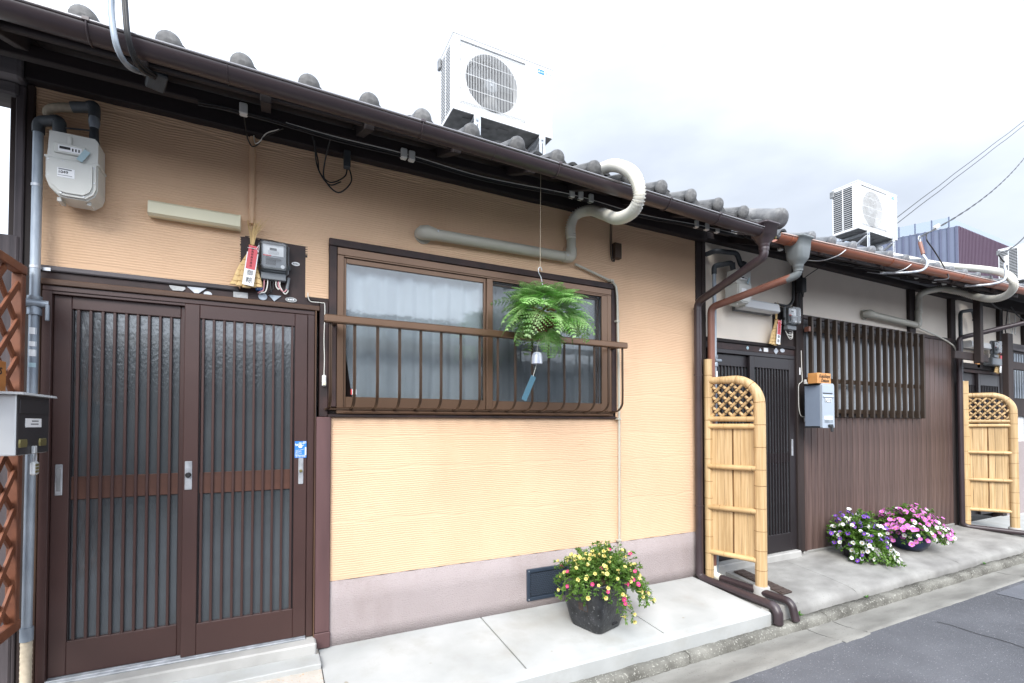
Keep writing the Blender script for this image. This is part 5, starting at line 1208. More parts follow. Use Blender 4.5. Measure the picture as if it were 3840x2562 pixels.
for x in (3.50, 4.9, 6.2, 6.95): tube('gutter_strap', 'gut_copper', GT2, [(x, -.675 + .0535 * math.cos(a), gz2(x) + .0497 * math.sin(a)) for a in np.linspace(PI, 2 * PI, 14)], .0028, 5)
for x in (4.02, 5.02):
    tube('gutter_hook', 'steel', GT2, smooth_path([(x, -.45, gz2(x) - .03), (x + .02, -.60, gz2(x) - .085), (x + .05, -.72, gz2(x) - .075), (x + .09, -.76, gz2(x) - .035)], 5), .0045, 6)
HP2 = hopper(GT2, 3.63, -.675, 2.735, 2.525, 'gut_grey', 1.02)
tube('elbow', 'gut_grey', HP2, bent([(3.63, -.675, 2.53), (3.63, -.675, 2.455), (3.60, -.60, 2.435)], .04, 5), .0305, 14)
DP2 = tube('downpipe', 'pipe_copper', H2, bent([(3.612, -.63, 2.444), (3.372, -.075, 2.305), (3.372, -.072, .10)], .05, 6), .030, 14)
tube('pipe_socket', 'hose', DP2, bent([(3.372, -.072, .11), (3.372, -.074, .03), (3.376, -.15, .022)], .04, 5), .0315, 14)
tube('ground_pipe', 'gut_brown', DP2, bent([(3.376, -.14, .022), (3.412, -.735, .008), (3.413, -.768, -.12)], .05, 6), .0285, 14)
tube('pipe_band', 'pipe_copper', DP2, [(3.372, -.072, 1.74), (3.372, -.072, 1.75)], .0325, 14)
dgr = rotm(math.atan(.128), 0, 0)
dg_ = MB().obox((3.655, -.32, .003), (.12, .45, .012), dgr, .002).build('drain_cover', 'stain', None, 'rusty brown drain cover lying behind the ground pipes', 'drain cover', loc=(3.63, -.32, .0))
for k in range(9): MB().obox((3.655, -.525 + k * .05, .012 - .128 * (.205 - k * .05)), (.10, .02, .005), dgr, .001).build('cover_rib', 'stain', dg_)
# fixtures of the dark house
gas_meter((3.665, -.115, 2.345), 'pale grey gas meter behind the two sloping downpipes of the second house', False)
G2 = thing('gas_pipe', 'grey gas pipe with valve left of the black sliding doors', 'pipe', (3.41, -.07, 0), 'gas pipes of the farther houses')
tube('pipe', 'galv_pipe', G2, [(3.42, -.07, .05), (3.42, -.07, 2.62)], .0165, 12); tube('elbow', 'pipe_dark', G2, bent([(3.42, -.07, 2.60), (3.42, -.07, 2.672), (3.50, -.09, 2.69)], .03, 5), .022, 12)
tube('elbow', 'pipe_dark', G2, bent([(3.50, -.09, 2.69), (3.592, -.11, 2.715), (3.603, -.115, 2.65)], .035, 5), .022, 12)
tube('outlet', 'pipe_dark', G2, bent([(3.40, -.0, 2.79), (3.42, -.08, 2.80), (3.66, -.11, 2.81), (3.70, -.115, 2.71), (3.728, -.115, 2.70), (3.728, -.115, 2.65)], .04, 5), .021, 12)
tube('outlet_tee', 'pipe_dark', G2, [(3.728, -.115, 2.66), (3.735, -.115, 2.735)], .027, 12)
m = MB(); m.lathe([(.025, 1.80), (.025, 1.83), (.02, 1.84), (.02, 1.87), (.0255, 1.88), (.0255, 1.895)], (3.42, -.07, 0), 14); m.build('valve_body', 'galv_pipe', G2); tube('valve_plug', 'galv_pipe', G2, [(3.40, -.085, 1.852), (3.475, -.08, 1.852)], .016, 10)
MB().box(3.412, 3.428, -.090, -.0865, 1.70, 1.76).build('sticker', 'paper', G2)
def white_lamp(x0, x1, z, label):
    T = thing('wall_lamp', label, 'lamp', ((x0 + x1) / 2, 0, z), 'strip lamps over the doors')
    m = MB(); m.loft([[(x, .0, z + .005), (x, -.095, z), (x, -.115, z + .012), (x, -.105, z + .078), (x, -.09, z + .09), (x, .0, z + .085)] for x in (x0, x1)]); m.build('lamp_cover', 'ac', T)
    MB().box(x0 - .006, x1 + .006, -.02, .01, z - .006, z + .094, .003).build('lamp_base', 'ac_under', T); return T
white_lamp(3.745, 4.235, 2.338, 'white strip lamp on the beige wall over the black doors of the second house')
electric_meter((4.447, -.045, 2.245), 'grey electric meter with small box below it beside the second house lamp', 1.0)
charm((4.262, -.035, 2.292), 'straw charm hanging left of the second house electric meter', 1.05, True, 4)
cl2 = thing('cable_box', 'black cable box with loose wires on the post of the second house', 'cable box', (4.6, -.06, 2.65))
MB().box(4.575, 4.645, -.11, -.045, 2.585, 2.725, .006).build('box', 'em_dark', cl2)
for pts_ in ([(4.60, -.07, 2.72), (4.592, -.06, 2.80), (4.60, -.07, 2.90)], [(4.63, -.07, 2.72), (4.635, -.06, 2.80), (4.62, -.1, 2.89)], [(4.635, -.08, 2.72), (4.72, -.1, 2.78), (4.80, -.2, 2.86)], [(4.60, -.08, 2.59), (4.615, -.09, 2.545), (4.635, -.08, 2.555), (4.64, -.08, 2.60)], [(4.59, -.07, 2.59), (4.582, -.07, 2.5), (4.575, -.05, 2.42), (4.585, -.05, 2.36)], [(4.60, -.07, 2.59), (4.612, -.06, 2.48), (4.622, -.05, 2.40)]):
    tube('wire', 'wire_black', cl2, smooth_path(pts_, 5), .004, 6)
tube('cable', 'wire_black', cl2, bent([(4.53, -.05, 2.89), (4.535, -.045, 2.50), (4.46, -.04, 2.44), (4.28, -.03, 2.448)], .07, 6), .013, 10)
for k, zz in enumerate((2.165, 2.145, 2.13)): tube('wire_loop', 'wire_white', cl2, smooth_path([(4.40, -.05, 2.20), (4.42 + .01 * k, -.06, zz), (4.48, -.06, zz - .004), (4.51, -.05, zz + .035), (4.46, -.05, zz + .04)], 5), .0035, 6)
for (nm, o, mat, lab) in (('lintel_plate', ell(3.92, 2.006, .016, .016), 'blue_pale', 'round blue-grey plate on the lintel of the second house, leftmost there'), ('lintel_plate', [(4.075, 1.99), (4.115, 1.99), (4.095, 2.018)], 'steel', 'small upright triangle plate on the lintel of the second house'), ('lintel_plate', [(4.145, 1.988), (4.205, 1.988), (4.205, 2.024), (4.145, 2.024)], 'paper', 'white rectangular sticker on the lintel of the second house'), ('lintel_plate', [(4.285, 2.004), (4.32, 1.972), (4.355, 2.006), (4.322, 2.040)], 'steel', 'grey diamond plate below the second house straw charm'), ('lintel_plate', ell(4.415, 2.016, .035, .018), 'steel', 'oval metal plate at the right end of the second house lintel')):
    plate(nm, lab, [(a, b) for a, b in o], mat)
bl2 = thing('doorbell', 'doorbell on a looping white cable left of the blue-grey letter box', 'doorbell', (4.70, -.04, 1.37), 'doorbells by the doors')
MB().box(4.690, 4.722, -.060, -.034, 1.325, 1.385, .004).build('housing', 'plastic_white', bl2); MB().box(4.700, 4.713, -.063, -.0595, 1.332, 1.346, .001).build('push_button', 'ink_grey', bl2)
MB().box(4.705, 4.74, -.055, -.03, 1.70, 1.745, .003).build('cable_clip', 'plastic_white', bl2)
tube('bell_wire', 'wire_white', bl2, smooth_path([(4.665, -.034, 2.03), (4.668, -.035, 1.86), (4.672, -.036, 1.74), (4.655, -.037, 1.715), (4.625, -.037, 1.70), (4.612, -.037, 1.66), (4.612, -.037, 1.50), (4.625, -.037, 1.42), (4.650, -.04, 1.382), (4.69, -.045, 1.38)], 6), .0035, 6)
MB().box(4.637, 4.655, -.0325, -.0305, 1.79, 1.86).build('post_sticker', 'paper', None, 'narrow white sticker on the black post left of the lattice window', 'sticker', loc=(4.646, -.031, 1.82))
# blue-grey letter box on the post
MB2 = thing('letter_box', 'blue-grey POST letter box under the lattice window beside the black doors', 'letter box', (4.667, -.19, 1.27), 'letter boxes by the doors')
bx0, bx1, byf, byb = 4.574, 4.762, -.272, -.112; bxc, byc = (bx0 + bx1) / 2, (byf + byb) / 2
m = MB(); m.loft([[(px, py, z) for px, py, _ in rr_ring(bxc, byc, 0, .0935, .080, .014)] for z in (1.287, 1.668)]); m.build('body', 'mail_blue', MB2)
m = MB(); m.loft([[(px, py, z) for px, py, _ in rr_ring(bxc, byc + .003, 0, .0915, .078, .014)] for z in (1.270, 1.287)]); m.build('bottom_rim', 'em_dark', MB2)
m = MB(); m.loft([[(px, py, z) for px, py, _ in rr_ring(bxc, byc + .003, 0, .0945, .082, .014)] for z in (1.668, 1.684)]); m.build('lid', 'em_dark', MB2)
fc = MB(); fc.prism([(bx0, 1.276), (bx0 + .008, 1.270), (bx1 - .008, 1.270), (bx1, 1.276), (bx1, 1.668), (bx1 - .012, 1.686), (bx0 + .012, 1.686), (bx0, 1.668)], byf - .012, byf + .008, 'y'); fc = fc.build('front', 'mail_face', MB2)
yf_ = byf - .012
MB().box(bx0 + .006, bx1 - .028, yf_ - .004, yf_ + .002, 1.596, 1.666, .003).build('flap', 'mail_face', MB2); MB().box(bx0 + .008, bx1 - .028, yf_ - .0015, yf_ + .001, 1.588, 1.595).build('slot', 'em_dark', MB2)
m = MB(); m.loft([[(x, yf_, 1.576), (x, yf_ - .010, 1.558), (x, yf_ - .008, 1.556), (x, yf_, 1.552)] for x in (bx0 + .012, bx1 - .016)]); m.build('hood', 'mail_face', MB2)
lettering('POST', .052, 'paper', fc, (bxc, yf_ - .0022, 1.527), None, ext=.0012, sx=.78, bold=.001); lettering('POST', .054, 'em_dark', fc, (bxc - .0025, yf_ - .0008, 1.5245), None, ext=.0005, sx=.78, bold=.0018)
MB().box(bx0 + .033, bx1 - .03, yf_ - .003, yf_ + .001, 1.348, 1.381, .001).build('name_plate', 'paper', MB2); MB().box(bx0 + .033, bx1 - .03, yf_ - .0025, yf_ + .001, 1.320, 1.346, .001).build('name_window', 'galv_pipe', MB2)
PD2 = thing('padlock', 'dark combination padlock hanging from the blue-grey letter box', 'padlock', (4.69, -.29, 1.25))
MB().box(bxc - .01, bxc + .045, yf_ - .020, yf_, 1.278, 1.304, .004).build('hasp', 'em_dark', PD2); MB().box(bxc + .012, bxc + .040, yf_ - .026, yf_ - .006, 1.234, 1.292, .006).build('body', 'em_dark', PD2)
SG2 = thing('name_sign', 'orange wooden block sign lettered KujoStays Deluxe on the blue-grey letter box', 'sign', (4.64, -.24, 1.684), 'wooden name boards on the letter boxes')
MB().box(4.535, 4.742, -.268, -.175, 1.6855, 1.784, .003).build('block', 'orange_wood', SG2)
def nl(t, s_, x, z): lettering(t, s_, 'ink', SG2, (x, -.2692, z), None, shear=.3, sx=.90, bold=.0006)
nl('KujoStays', .046, 4.640, 1.753); nl('Deluxe', .046, 4.646, 1.712)
CB2 = thing('eave_cables', 'cables on grey insulators under the copper-coloured gutter', 'cables', (6, -.35, 2.85))
for dz in (0, .014): tube('cable', 'wire_black', CB2, smooth_path([(3.45, -.35, 2.83 + dz), (4.2, -.35, 2.80 + dz), (5.0, -.35, 2.815 + dz), (6.0, -.35, 2.875 + dz), (7.0, -.35, 2.895 + dz), (8.0, -.35, 2.90 + dz)], 6), .005, 6)
for x, z in ((3.9, 2.82), (5.49, 2.845), (5.98, 2.885), (6.15, 2.885), (6.53, 2.892), (6.745, 2.895), (6.99, 2.905)): inst(ins, 'insulator', CB2, (x, -.35, z))

# ================================================================== THIRD HOUSE
H3 = thing('row_house', 'farthest row house at the right edge with black posts and beige panels', 'house', (9.9, 0, 0))
for a, b, s_ in ((7.86, 8.47, 4), (8.59, 9.13, 5), (9.24, 9.95, 6), (10.07, 12.6, 7)): panel('wall', 'h2wall', H3, a, b, 2.05, 2.98, .012, s_)
for a, b in ((8.465, 8.595), (9.125, 9.245), (9.945, 10.075)): MB().box(a, b, -.025, .1, 2.05 if a < 9.1 else .0, 2.98, .006).build('post', 'wood_black', H3)
MB().box(7.86, 12.6, -.06, .1, 2.93, 3.08, .006).build('wall_plate', 'wood_beam', H3)
MB().box(7.86, 9.16, -.03, .06, 2.04, 2.11, .004).build('lintel', 'wood_beam', H3)
m = MB(); m.box(7.85, 12.6, .016, .08, 2.10, 3.12); m.box(9.16, 12.6, .02, .09, 0, 2.1); m.build('wall_core', 'wood_black', H3)
m = MB(); m.box(7.9, 12.6, .1, 4, 2.5, 2.54); m.box(7.9, 12.6, 3.9, 3.95, 0, 2.5); m.box(9.2, 9.25, .1, 3.9, 0, 2.5); m.build('room', 'room', H3)
MB().box(7.87, 9.16, -.008, .06, 1.99, 2.04, .002).build('lintel_face', 'wood_frame', H3)
dark_leaf(H3, 7.90, 8.55, .034, 'left leaf behind', 10, .06, 1.985, .1); dark_leaf(H3, 8.48, 9.13, .0, 'right leaf in front', 10, .06, 1.985, .1)
panel('lower_wall', 'ac', H3, 9.25, 12.6, 1.06, 1.42, -.005, 2); MB().box(9.25, 12.6, -.03, .02, 0, 1.06, .004).build('plinth', 'plinth', H3)
LW3 = MB(); LW3.box(9.26, 12.5, -.03, .02, 2.30, 2.40, .004); LW3.box(9.26, 12.5, -.03, .02, 2.02, 2.10, .004); LW3.box(9.26, 12.5, -.035, .02, 1.42, 1.68, .004); LW3 = LW3.build('window_box', 'wood_black', H3)
MB().box(9.30, 12.5, -.06, -.03, 2.36, 2.46, .005).build('weathered_board', 'wood_weather', LW3)
lb3 = MB().box(-.014, .014, -.02, .02, 1.68, 2.32, .001).mesh('lattice_bar', 'galv_pipe')
for k in range(22): inst(lb3, 'lattice_bar', LW3, (9.36 + k * .085, -.03, 0))
HG = thing('hanging_timber', 'black timber post and cross board hanging before the third house', 'timber frame', (7.7, -.3, 2.1))
MB().box(7.655, 7.735, -.335, -.265, 2.05, 2.95, .005).build('post', 'wood_black', HG); MB().box(7.20, 8.07, -.262, -.230, 2.085, 2.175, .004).build('cross_board', 'wood_black', HG)
MB().lathe([(.022, 0), (.022, .006)], (7.90, -.262, 2.14), 14, 'y', rot=rotm(0, 0, PI)).build('knob', 'orange_wood', HG)
MB().box(8.43, 8.58, -.33, -.27, 1.2, 2.475, .005).build('tall_post', 'wood_black', HG); MB().box(8.58, 10.4, -.32, -.28, 2.02, 2.12, .004).build('cross_board', 'wood_black', HG)
white_lamp(8.06, 8.60, 2.30, 'white strip lamp on the third house, partly behind a hanging black post')
electric_meter((8.80, -.05, 2.25), 'grey electric meter on the third house beside its white lamp', 1.05)
MB().box(8.60, 8.90, -.12, -.02, 2.10, 2.20, .01).build('meter_box', 'em_grey', None, 'grey box under the third house electric meter', 'box', loc=(8.75, -.07, 2.15))
MB().box(8.42, 8.50, -.03, -.005, 2.06, 2.40, .003).build('orange_board', 'orange_wood', None, 'narrow orange board behind the third house meter', 'board', loc=(8.46, -.02, 2.2))
charm((8.93, -.045, 2.26), 'small straw charm beside the third house electric meter', 1.1, False, 9)
G3 = thing('gas_pipe', 'black gas pipe with hooked top on the beige panel of the third house', 'pipe', (7.82, -.1, 0), 'gas pipes of the farther houses')
tube('pipe', 'pipe_dark', G3, bent([(7.86, -.07, .05), (7.86, -.07, 2.74), (8.16, -.09, 2.79), (8.20, -.1, 2.60)], .06, 6), .021, 12); tube('socket', 'pipe_dark', G3, [(8.20, -.1, 2.655), (8.20, -.1, 2.675)], .036, 12)
m = MB(); m.lathe([(.025, 1.78), (.03, 1.81), (.03, 1.84), (.025, 1.86)], (7.86, -.07, 0), 12); m.build('valve_body', 'galv_pipe', G3)
DP3 = thing('downpipe', 'dark brown downpipe sloping to the gutter before the third house', 'downpipe', (7.78, -.08, 0))
tube('pipe', 'gut_brown', DP3, bent([(8.42, -.675, 2.60), (7.775, -.085, 2.395), (7.775, -.085, .06), (7.80, -.12, .03), (8.08, -.73, .012), (8.085, -.76, -.12)], .05, 6), .029, 14)
tube('pipe_band', 'gut_brown', DP3, [(7.775, -.085, 2.21), (7.775, -.085, 2.222)], .032, 14)
m = MB()
for y0, y1 in ((EY, .6), (.6, 4.2)):
    A = [(8.06, y0, roof_z(y0, 2.90)), (13.4, y0, roof_z(y0, 2.90)), (13.4, y1, roof_z(y1, 2.90)), (8.06, y1, roof_z(y1, 2.90))]
    m.add(A + [(a, b, c - .02) for a, b, c in A], [(0, 1, 2, 3), (4, 7, 6, 5), (0, 4, 5, 1), (3, 2, 6, 7), (0, 3, 7, 4), (1, 5, 6, 2)])
m.mi[0] = m.mi[6] = m.mi[5] = m.mi[11] = 1
RF3 = m.build('roof', ['wood_beam', 'tile'], H3)
lay_tiles(RF3, 8.15, 17, .292, 4, lambda y: 2.965 + SL * (y + .585), 'tile2', 21)
half_gutter(8.02, 13.3, lambda x: 2.84, -.675, .052, 'gut_brown', H3)
hopper(RF3, 8.42, -.675, 2.86, 2.65, 'gut_brown')
CB3 = thing('eave_cables', 'tangle of black and white cables under the eave of the third house', 'cables', (8.9, -.3, 2.8))
for pts_, mat in (([(8.3, -.2, 2.90), (8.7, -.15, 2.86), (8.95, -.1, 2.88), (9.1, -.05, 2.80), (9.16, -.04, 2.5), (9.2, -.04, 2.2)], 'wire_black'), ([(8.95, -.2, 2.9), (9.15, -.2, 2.80), (9.4, -.2, 2.76), (9.6, -.2, 2.82), (9.7, -.2, 2.92)], 'wire_black'), ([(9.2, -.1, 2.85), (9.28, -.08, 2.70), (9.36, -.08, 2.58), (9.38, -.08, 2.75)], 'wire_white'), ([(9.4, -.1, 2.85), (9.46, -.08, 2.68), (9.44, -.08, 2.58)], 'wire_white'), ([(9.0, -.15, 2.88), (9.12, -.1, 2.74), (9.2, -.06, 2.62), (9.25, -.06, 2.55)], 'wire_black')):
    tube('cable', mat, CB3, smooth_path(pts_, 6), .007, 6)

# ================================================================== HOOKS AND OVERHEAD WIRES
HK = thing('wire_anchor', 'rusty anchor hook standing up behind the copper-coloured gutter', 'hook', (5.4, -.7, 2.75))
tube('hook_bar', 'steel', HK, smooth_path([(5.03, -.55, 2.70), (5.14, -.72, 2.675), (5.30, -.765, 2.71), (5.42, -.75, 2.80), (5.455, -.70, 2.90), (5.46, -.68, 3.0)], 6), .011, 8)
tube('rusty_sleeve', 'pipe_copper', HK, [(5.452, -.705, 2.895), (5.465, -.675, 3.02)], .0165, 8)
tube('eye', 'steel', HK, [(5.465 + .018 * math.cos(a), -.672, 3.05 + .03 * math.sin(a)) for a in np.linspace(0, 2 * PI, 12)], .006, 6)
DW = thing('drop_wire', 'twisted black service wire rising from the anchor hook to the top right', 'wire', (5.5, -.67, 3.07))
A = Vector((5.47, -.67, 3.07)); Bv = Vector((13.0, .80, 6.50)); pa = []; pb2 = []
for k in range(121):
    t = k / 120; p_ = A.lerp(Bv, t) + Vector((0, 0, -.55 * t * (1 - t))); a = t * 60
    pa.append(p_ + Vector((0, .004 * math.cos(a), .006 * math.sin(a)))); pb2.append(p_ - Vector((0, .004 * math.cos(a), .006 * math.sin(a))))
tube('wire', 'wire_black', DW, pa, .0055, 5); tube('wire', 'wire_black', DW, pb2, .0045, 5)
MB().obox((6.15, -.53, 3.345), (.16, .03, .045), rotm(0, R(-22), R(10)), .01).build('tap_connector', 'ceramic', DW)
tube('tail', 'wire_black', DW, smooth_path([(5.75, -.61, 3.18), (5.68, -.64, 3.09), (5.80, -.64, 3.02), (5.88, -.66, 2.92), (5.90, -.70, 2.80), (5.80, -.75, 2.70), (5.60, -.72, 2.665)], 6), .006, 6)
HK3 = thing('wire_anchor', 'grey-green anchor hook curving up past the end of the copper-coloured gutter', 'hook', (6.9, -.75, 2.8))
tube('hook_bar', 'steel', HK3, smooth_path([(6.55, -.6, 2.765), (6.66, -.75, 2.755), (6.78, -.82, 2.79), (6.87, -.82, 2.87), (6.90, -.80, 2.97), (6.93, -.80, 3.06)], 6), .0125, 8)
MB().lathe([(.022, 0), (.022, .1)], (6.925, -.80, 2.98), 10).build('insulator', 'ceramic', HK3)
DW3 = thing('drop_wire', 'black service wire looping over the end of the copper-coloured gutter', 'wire', (6.9, -.8, 3.0))
tube('wire', 'wire_black', DW3, smooth_path([(6.94, -.80, 2.95), (6.95, -.80, 3.0), (6.86, -.80, 3.02), (6.78, -.80, 3.06), (6.83, -.79, 3.10), (6.93, -.80, 3.125), (7.03, -.80, 3.17), (7.3, -.80, 3.30), (8.2, -.7, 3.75), (12.5, -.2, 5.9)], 8), .0065, 6)
OW = None
for k, (z0, z1) in enumerate(((6.103, 10.514), (5.962, 10.381))):
    T = thing('power_line', ('upper' if k == 0 else 'lower') + ' of the two thin parallel wires in the sky, top right', 'wire', (13, 3, z0), 'parallel wires in the sky')
    pa = []
    for j in range(61):
        t = -1.1 + 3.6 * j / 60; xx = 13 + 7.38 * t; pa.append((xx, 3 + .0 * t + .006 * math.sin(j * 2.1), z0 + (z1 - z0) * t + .006 * math.sin(j * 1.3)))
    tube('wire', 'wire_black', T, pa, .0095, 5)

# ================================================================== FAR BUILDING
FB = thing('building', 'maroon and blue corrugated building rising behind the farther roofs', 'building', (44, 20, 0))
X0, Y0, ZT = 37.5, 11.0, 13.45
MB().add([(X0, Y0, -.3), (X0 + 14, Y0 + .2, -.3), (X0 + 14, Y0 + .2, ZT), (X0, Y0, ZT)], [(0, 1, 2, 3)]).build('front_wall', 'clad_purple', FB)
MB().add([(X0, Y0, -.3), (X0 - 11, Y0 + 26, -.3), (X0 - 11, Y0 + 26, ZT), (X0, Y0, ZT)], [(0, 3, 2, 1)]).build('side_wall', 'clad_blue', FB)
MB().add([(X0, Y0, ZT), (X0 + 14, Y0 + .2, ZT), (X0 + 14, Y0 + 26, ZT), (X0 - 11, Y0 + 26, ZT)], [(0, 1, 2, 3)]).build('roof_slab', 'clad_rib', FB)
sv = Vector((-11, 26, 0)).normalized(); rb = MB(); ra = math.atan2(sv.y, sv.x)
for k in range(78):
    p_ = Vector((X0, Y0, 0)) + sv * (.1 + k * .36); rb.obox((p_.x, p_.y, ZT / 2), (.09, .16, ZT), rotm(0, 0, ra), 0)
rb.build('wall_ribs', 'clad_rib', FB, kind='stuff')
rb = MB()
for k in range(70): rb.box(X0 + .1 + k * .2, X0 + .14 + k * .2, Y0 - .03 + k * .0028, Y0 + .02 + k * .0028, 0, ZT)
rb.build('front_ribs', 'clad_purple', FB, kind='stuff')
pz = MB(); e0 = Vector((X0, Y0, 0)) + Vector((-.25, .35, 0))
pz.add([(e0.x, e0.y, ZT), (X0 + 14, Y0 + .5, ZT), (X0 + 14, Y0 + .5, ZT + .62), (e0.x, e0.y, ZT + .62)], [(0, 1, 2, 3)]); q_ = e0 + sv * 26
pz.add([(e0.x, e0.y, ZT), (q_.x, q_.y, ZT), (q_.x, q_.y, ZT + .62), (e0.x, e0.y, ZT + .62)], [(0, 1, 2, 3)]); pz.build('parapet_screen', 'parapet', FB)
for k in range(30):
    p_ = e0 + sv * (k * .8); MB().box(p_.x - .03, p_.x + .03, p_.y - .03, p_.y + .03, ZT, ZT + .64).build('parapet_post', 'clad_blue', FB)
for a, b, c in ((X0 - .035, 4.4, 10.2),): 
    p_ = Vector((X0, Y0, 0)) + sv * 4.2; MB().obox((p_.x - .12, p_.y - .05, 9.9), (.5, .12, .35), rotm(0, 0, ra)).build('vent_hood', 'ac', FB)
MB().box(X0 + 2.6, X0 + 2.9, Y0 - .12, Y0 + .05, 10.3, 10.6).build('vent_hood', 'ac', FB)

# ================================================================== BAMBOO SCREENS
def bamboo_tube(m, pts, r, nodes, n=10):
    """stem with swollen nodes; pts is a dense path"""
    P = even(pts, .02); tot = len(P); rs = [r * (1 + .07 * max(0, 1 - min(abs(i * .02 - q) for q in nodes) / .016)) for i in range(tot)]
    m.tube(P, rs, n); return m
def bamboo_screen(w_pt, n_pt, zf, label, seed, rw=.034):
    """w_pt: foot of the post at the wall; n_pt: foot of the post toward the street"""
    rr = random.Random(seed)
    W_, N_ = Vector(w_pt + (0,)), Vector(n_pt + (0,)); ax = (N_ - W_).normalized(); L_ = (N_ - W_).length; nrm = Vector((-ax.y, ax.x, 0))
    if nrm.x > 0: nrm = -nrm                        # points to the camera side (-x)
    T = thing('bamboo_screen', label, 'bamboo fence', (W_.x, W_.y, zf), 'bamboo screens between the plots')
    at = lambda t, z, o=0.: W_ + ax * t + nrm * o + Vector((0, 0, z))
    zb = .035 + zf
    m = MB(); P = even([at(0, zf + .03), at(0, 1.85)], .03); m.tube(P, [rw + rr.uniform(-.0006, .0006) for _ in P], 14); m.build('wall_post', 'bamboo_slat', T)
    ring = lambda t, z, r_, nm='binding_ring': MB().tube([at(t, z) + Vector((r_ * math.cos(a), r_ * math.sin(a), rr.uniform(-.001, .001))) for a in np.linspace(0, 2 * PI, 15)[:-1]], .0018, 4, closed=True).build(nm, 'bamboo_ring', T)
    z = zf + .10
    while z < 1.83: ring(0, z, rw + .0005); z += rr.uniform(.13, .20)
    # street post curving over into the top rail
    rad = .20; zt = 1.665; path = [at(L_, zf + .055), at(L_, zt - rad)]
    for k in range(1, 13): a = PI / 2 * k / 12; path.append(at(L_ - rad + rad * math.cos(a), zt - rad + rad * math.sin(a)))
    path += [at(.02, zt + .004)]
    P = even(path, .025); m = MB(); m.tube(P, [.0435 - .0135 * min(1, max(0, (i * .025 - 1.35) / .5)) for i in range(len(P))], 14); m.build('street_post', 'bamboo_slat', T)
    i = 5
    while i < len(P) - 3:
        c = P[i]; tg = (P[i + 1] - P[i - 1]).normalized(); u = nrm; v = tg.cross(u); r_ = .044 - .0135 * min(1, max(0, (i * .025 - 1.35) / .5))
        MB().tube([c + u * r_ * math.cos(a) + v * r_ * math.sin(a) for a in np.linspace(0, 2 * PI, 15)[:-1]], .0019, 4, closed=True).build('binding_ring', 'bamboo_ring', T); i += rr.choice((5, 6, 7))
    m = MB(); m.lathe([(.060, -.06), (.060, zf + .052), (.054, zf + .058)], at(L_, 0), 18); m.build('footing', 'concrete', T)
    # rails
    for z, r_, o in ((1.345, .021, .012), (1.290, .021, .014), (.955, .021, .022), (.62, .021, .022), (.245, .021, .012)):
        m = MB(); nd = [rr.uniform(.06, .14), rr.uniform(.28, .36)]; bamboo_tube(m, [at(.01, z + rr.uniform(-.004, .004), o), at(L_ - .02, z + rr.uniform(-.004, .004), o)], r_, nd); rl = m.build('rail', 'bamboo', T)
        for q in nd: c = at(.01 + q, z, o); MB().tube([c + nrm * (r_ + .001) * math.cos(a) + Vector((0, 0, (r_ + .001) * math.sin(a))) for a in np.linspace(0, 2 * PI, 11)[:-1]], .0013, 4, closed=True).build('node', 'bamboo_ring', rl)
    # diagonal lattice
    z0, z1, t0, t1 = 1.36, zt - .02, .025, L_ - .03
    top = lambda t: (zt - .025) if t < L_ - rad else zt - rad - .02 + math.sqrt(max(0, (rad) ** 2 - (t - (L_ - rad)) ** 2))
    sp = .086
    for sgn in (1, -1):
        for k in range(-8, 9):
            pts_ = []
            for t in np.linspace(t0, t1, 40):
                z = z0 + k * sp + (t - t0 if sgn > 0 else (t1 - t)) * 1.0
                if z0 - .012 <= z <= top(t): pts_.append((t, z))
            if len(pts_) < 3: continue
            a_, b_ = pts_[0], pts_[-1]
            MB().tube([at(a_[0], a_[1], .010 * sgn), at(b_[0], b_[1], .0105 * sgn)], .0130, 8).build('lattice_cane', 'bamboo', T)
    kn = MB().tube([(.0155 * math.cos(a), .02 * math.sin(a) * .3, .0155 * math.sin(a)) for a in np.linspace(0, 2 * PI, 9)[:-1]], .003, 4, closed=True).mesh('twine_knot', 'twine')
    rz = math.atan2(nrm.y, nrm.x)
    for k in range(-8, 9):
        for j in range(-8, 9):                         # crossings of z = z0+k sp+(t-t0) with z = z0+j sp+(t1-t)
            t = ((j - k) * sp + t1 + t0) / 2; z = z0 + k * sp + t - t0
            if t0 + .01 < t < t1 - .01 and z0 + .01 < z < top(t) - .01: inst(kn, 'twine_knot', T, at(t, z, .020), rotm(0, 0, rz + PI / 2) @ rotm(0, PI / 4, 0))
    # split bamboo panels
    def slat(t0_, t1_, z0_, z1_, nm='split_slat'):
        m = MB(); n = max(4, int((z1_ - z0_) / .1)); rings = []
        for i in range(n + 1):
            z = z0_ + (z1_ - z0_) * i / n; wv = rr.uniform(-.0012, .0012)
            rings.append([at(t0_ + .001 + wv, z, -.004), at(t0_ + .001 + wv, z, .003), at((t0_ + t1_) / 2, z, .0042), at(t1_ - .001 + wv, z, .003), at(t1_ - .001 + wv, z, -.004)])
        m.loft(rings, False); return m.build(nm, 'bamboo_slat', T)
    mid = (t0 + t1) / 2; zz = (.25, .62, .955, 1.285)
    for a0, a1 in ((t0, mid - .006), (mid + .006, t1)):
        n = 3; e = sorted([0, 1] + [(i + rr.uniform(-.18, .18)) / n for i in range(1, n)])
        for i in range(n):
            cuts = [.25] + ([rr.choice(zz[1:3]) + rr.uniform(-.02, .02)] if i in (0, n - 1) else []) + [1.285]
            for c0, c1 in zip(cuts[:-1], cuts[1:]): slat(a0 + (a1 - a0) * e[i], a0 + (a1 - a0) * e[i + 1], c0 + .001, c1 - .001)
    tube('centre_cane', 'bamboo_ring', T, [at(mid, .25, -.006), at(mid, 1.285, -.006)], .006, 6)
    return T
bamboo_screen((3.300, -.100), (3.420, -.490), -.005, 'bamboo screen standing over two brown ground pipes between the tan and dark houses', 31)
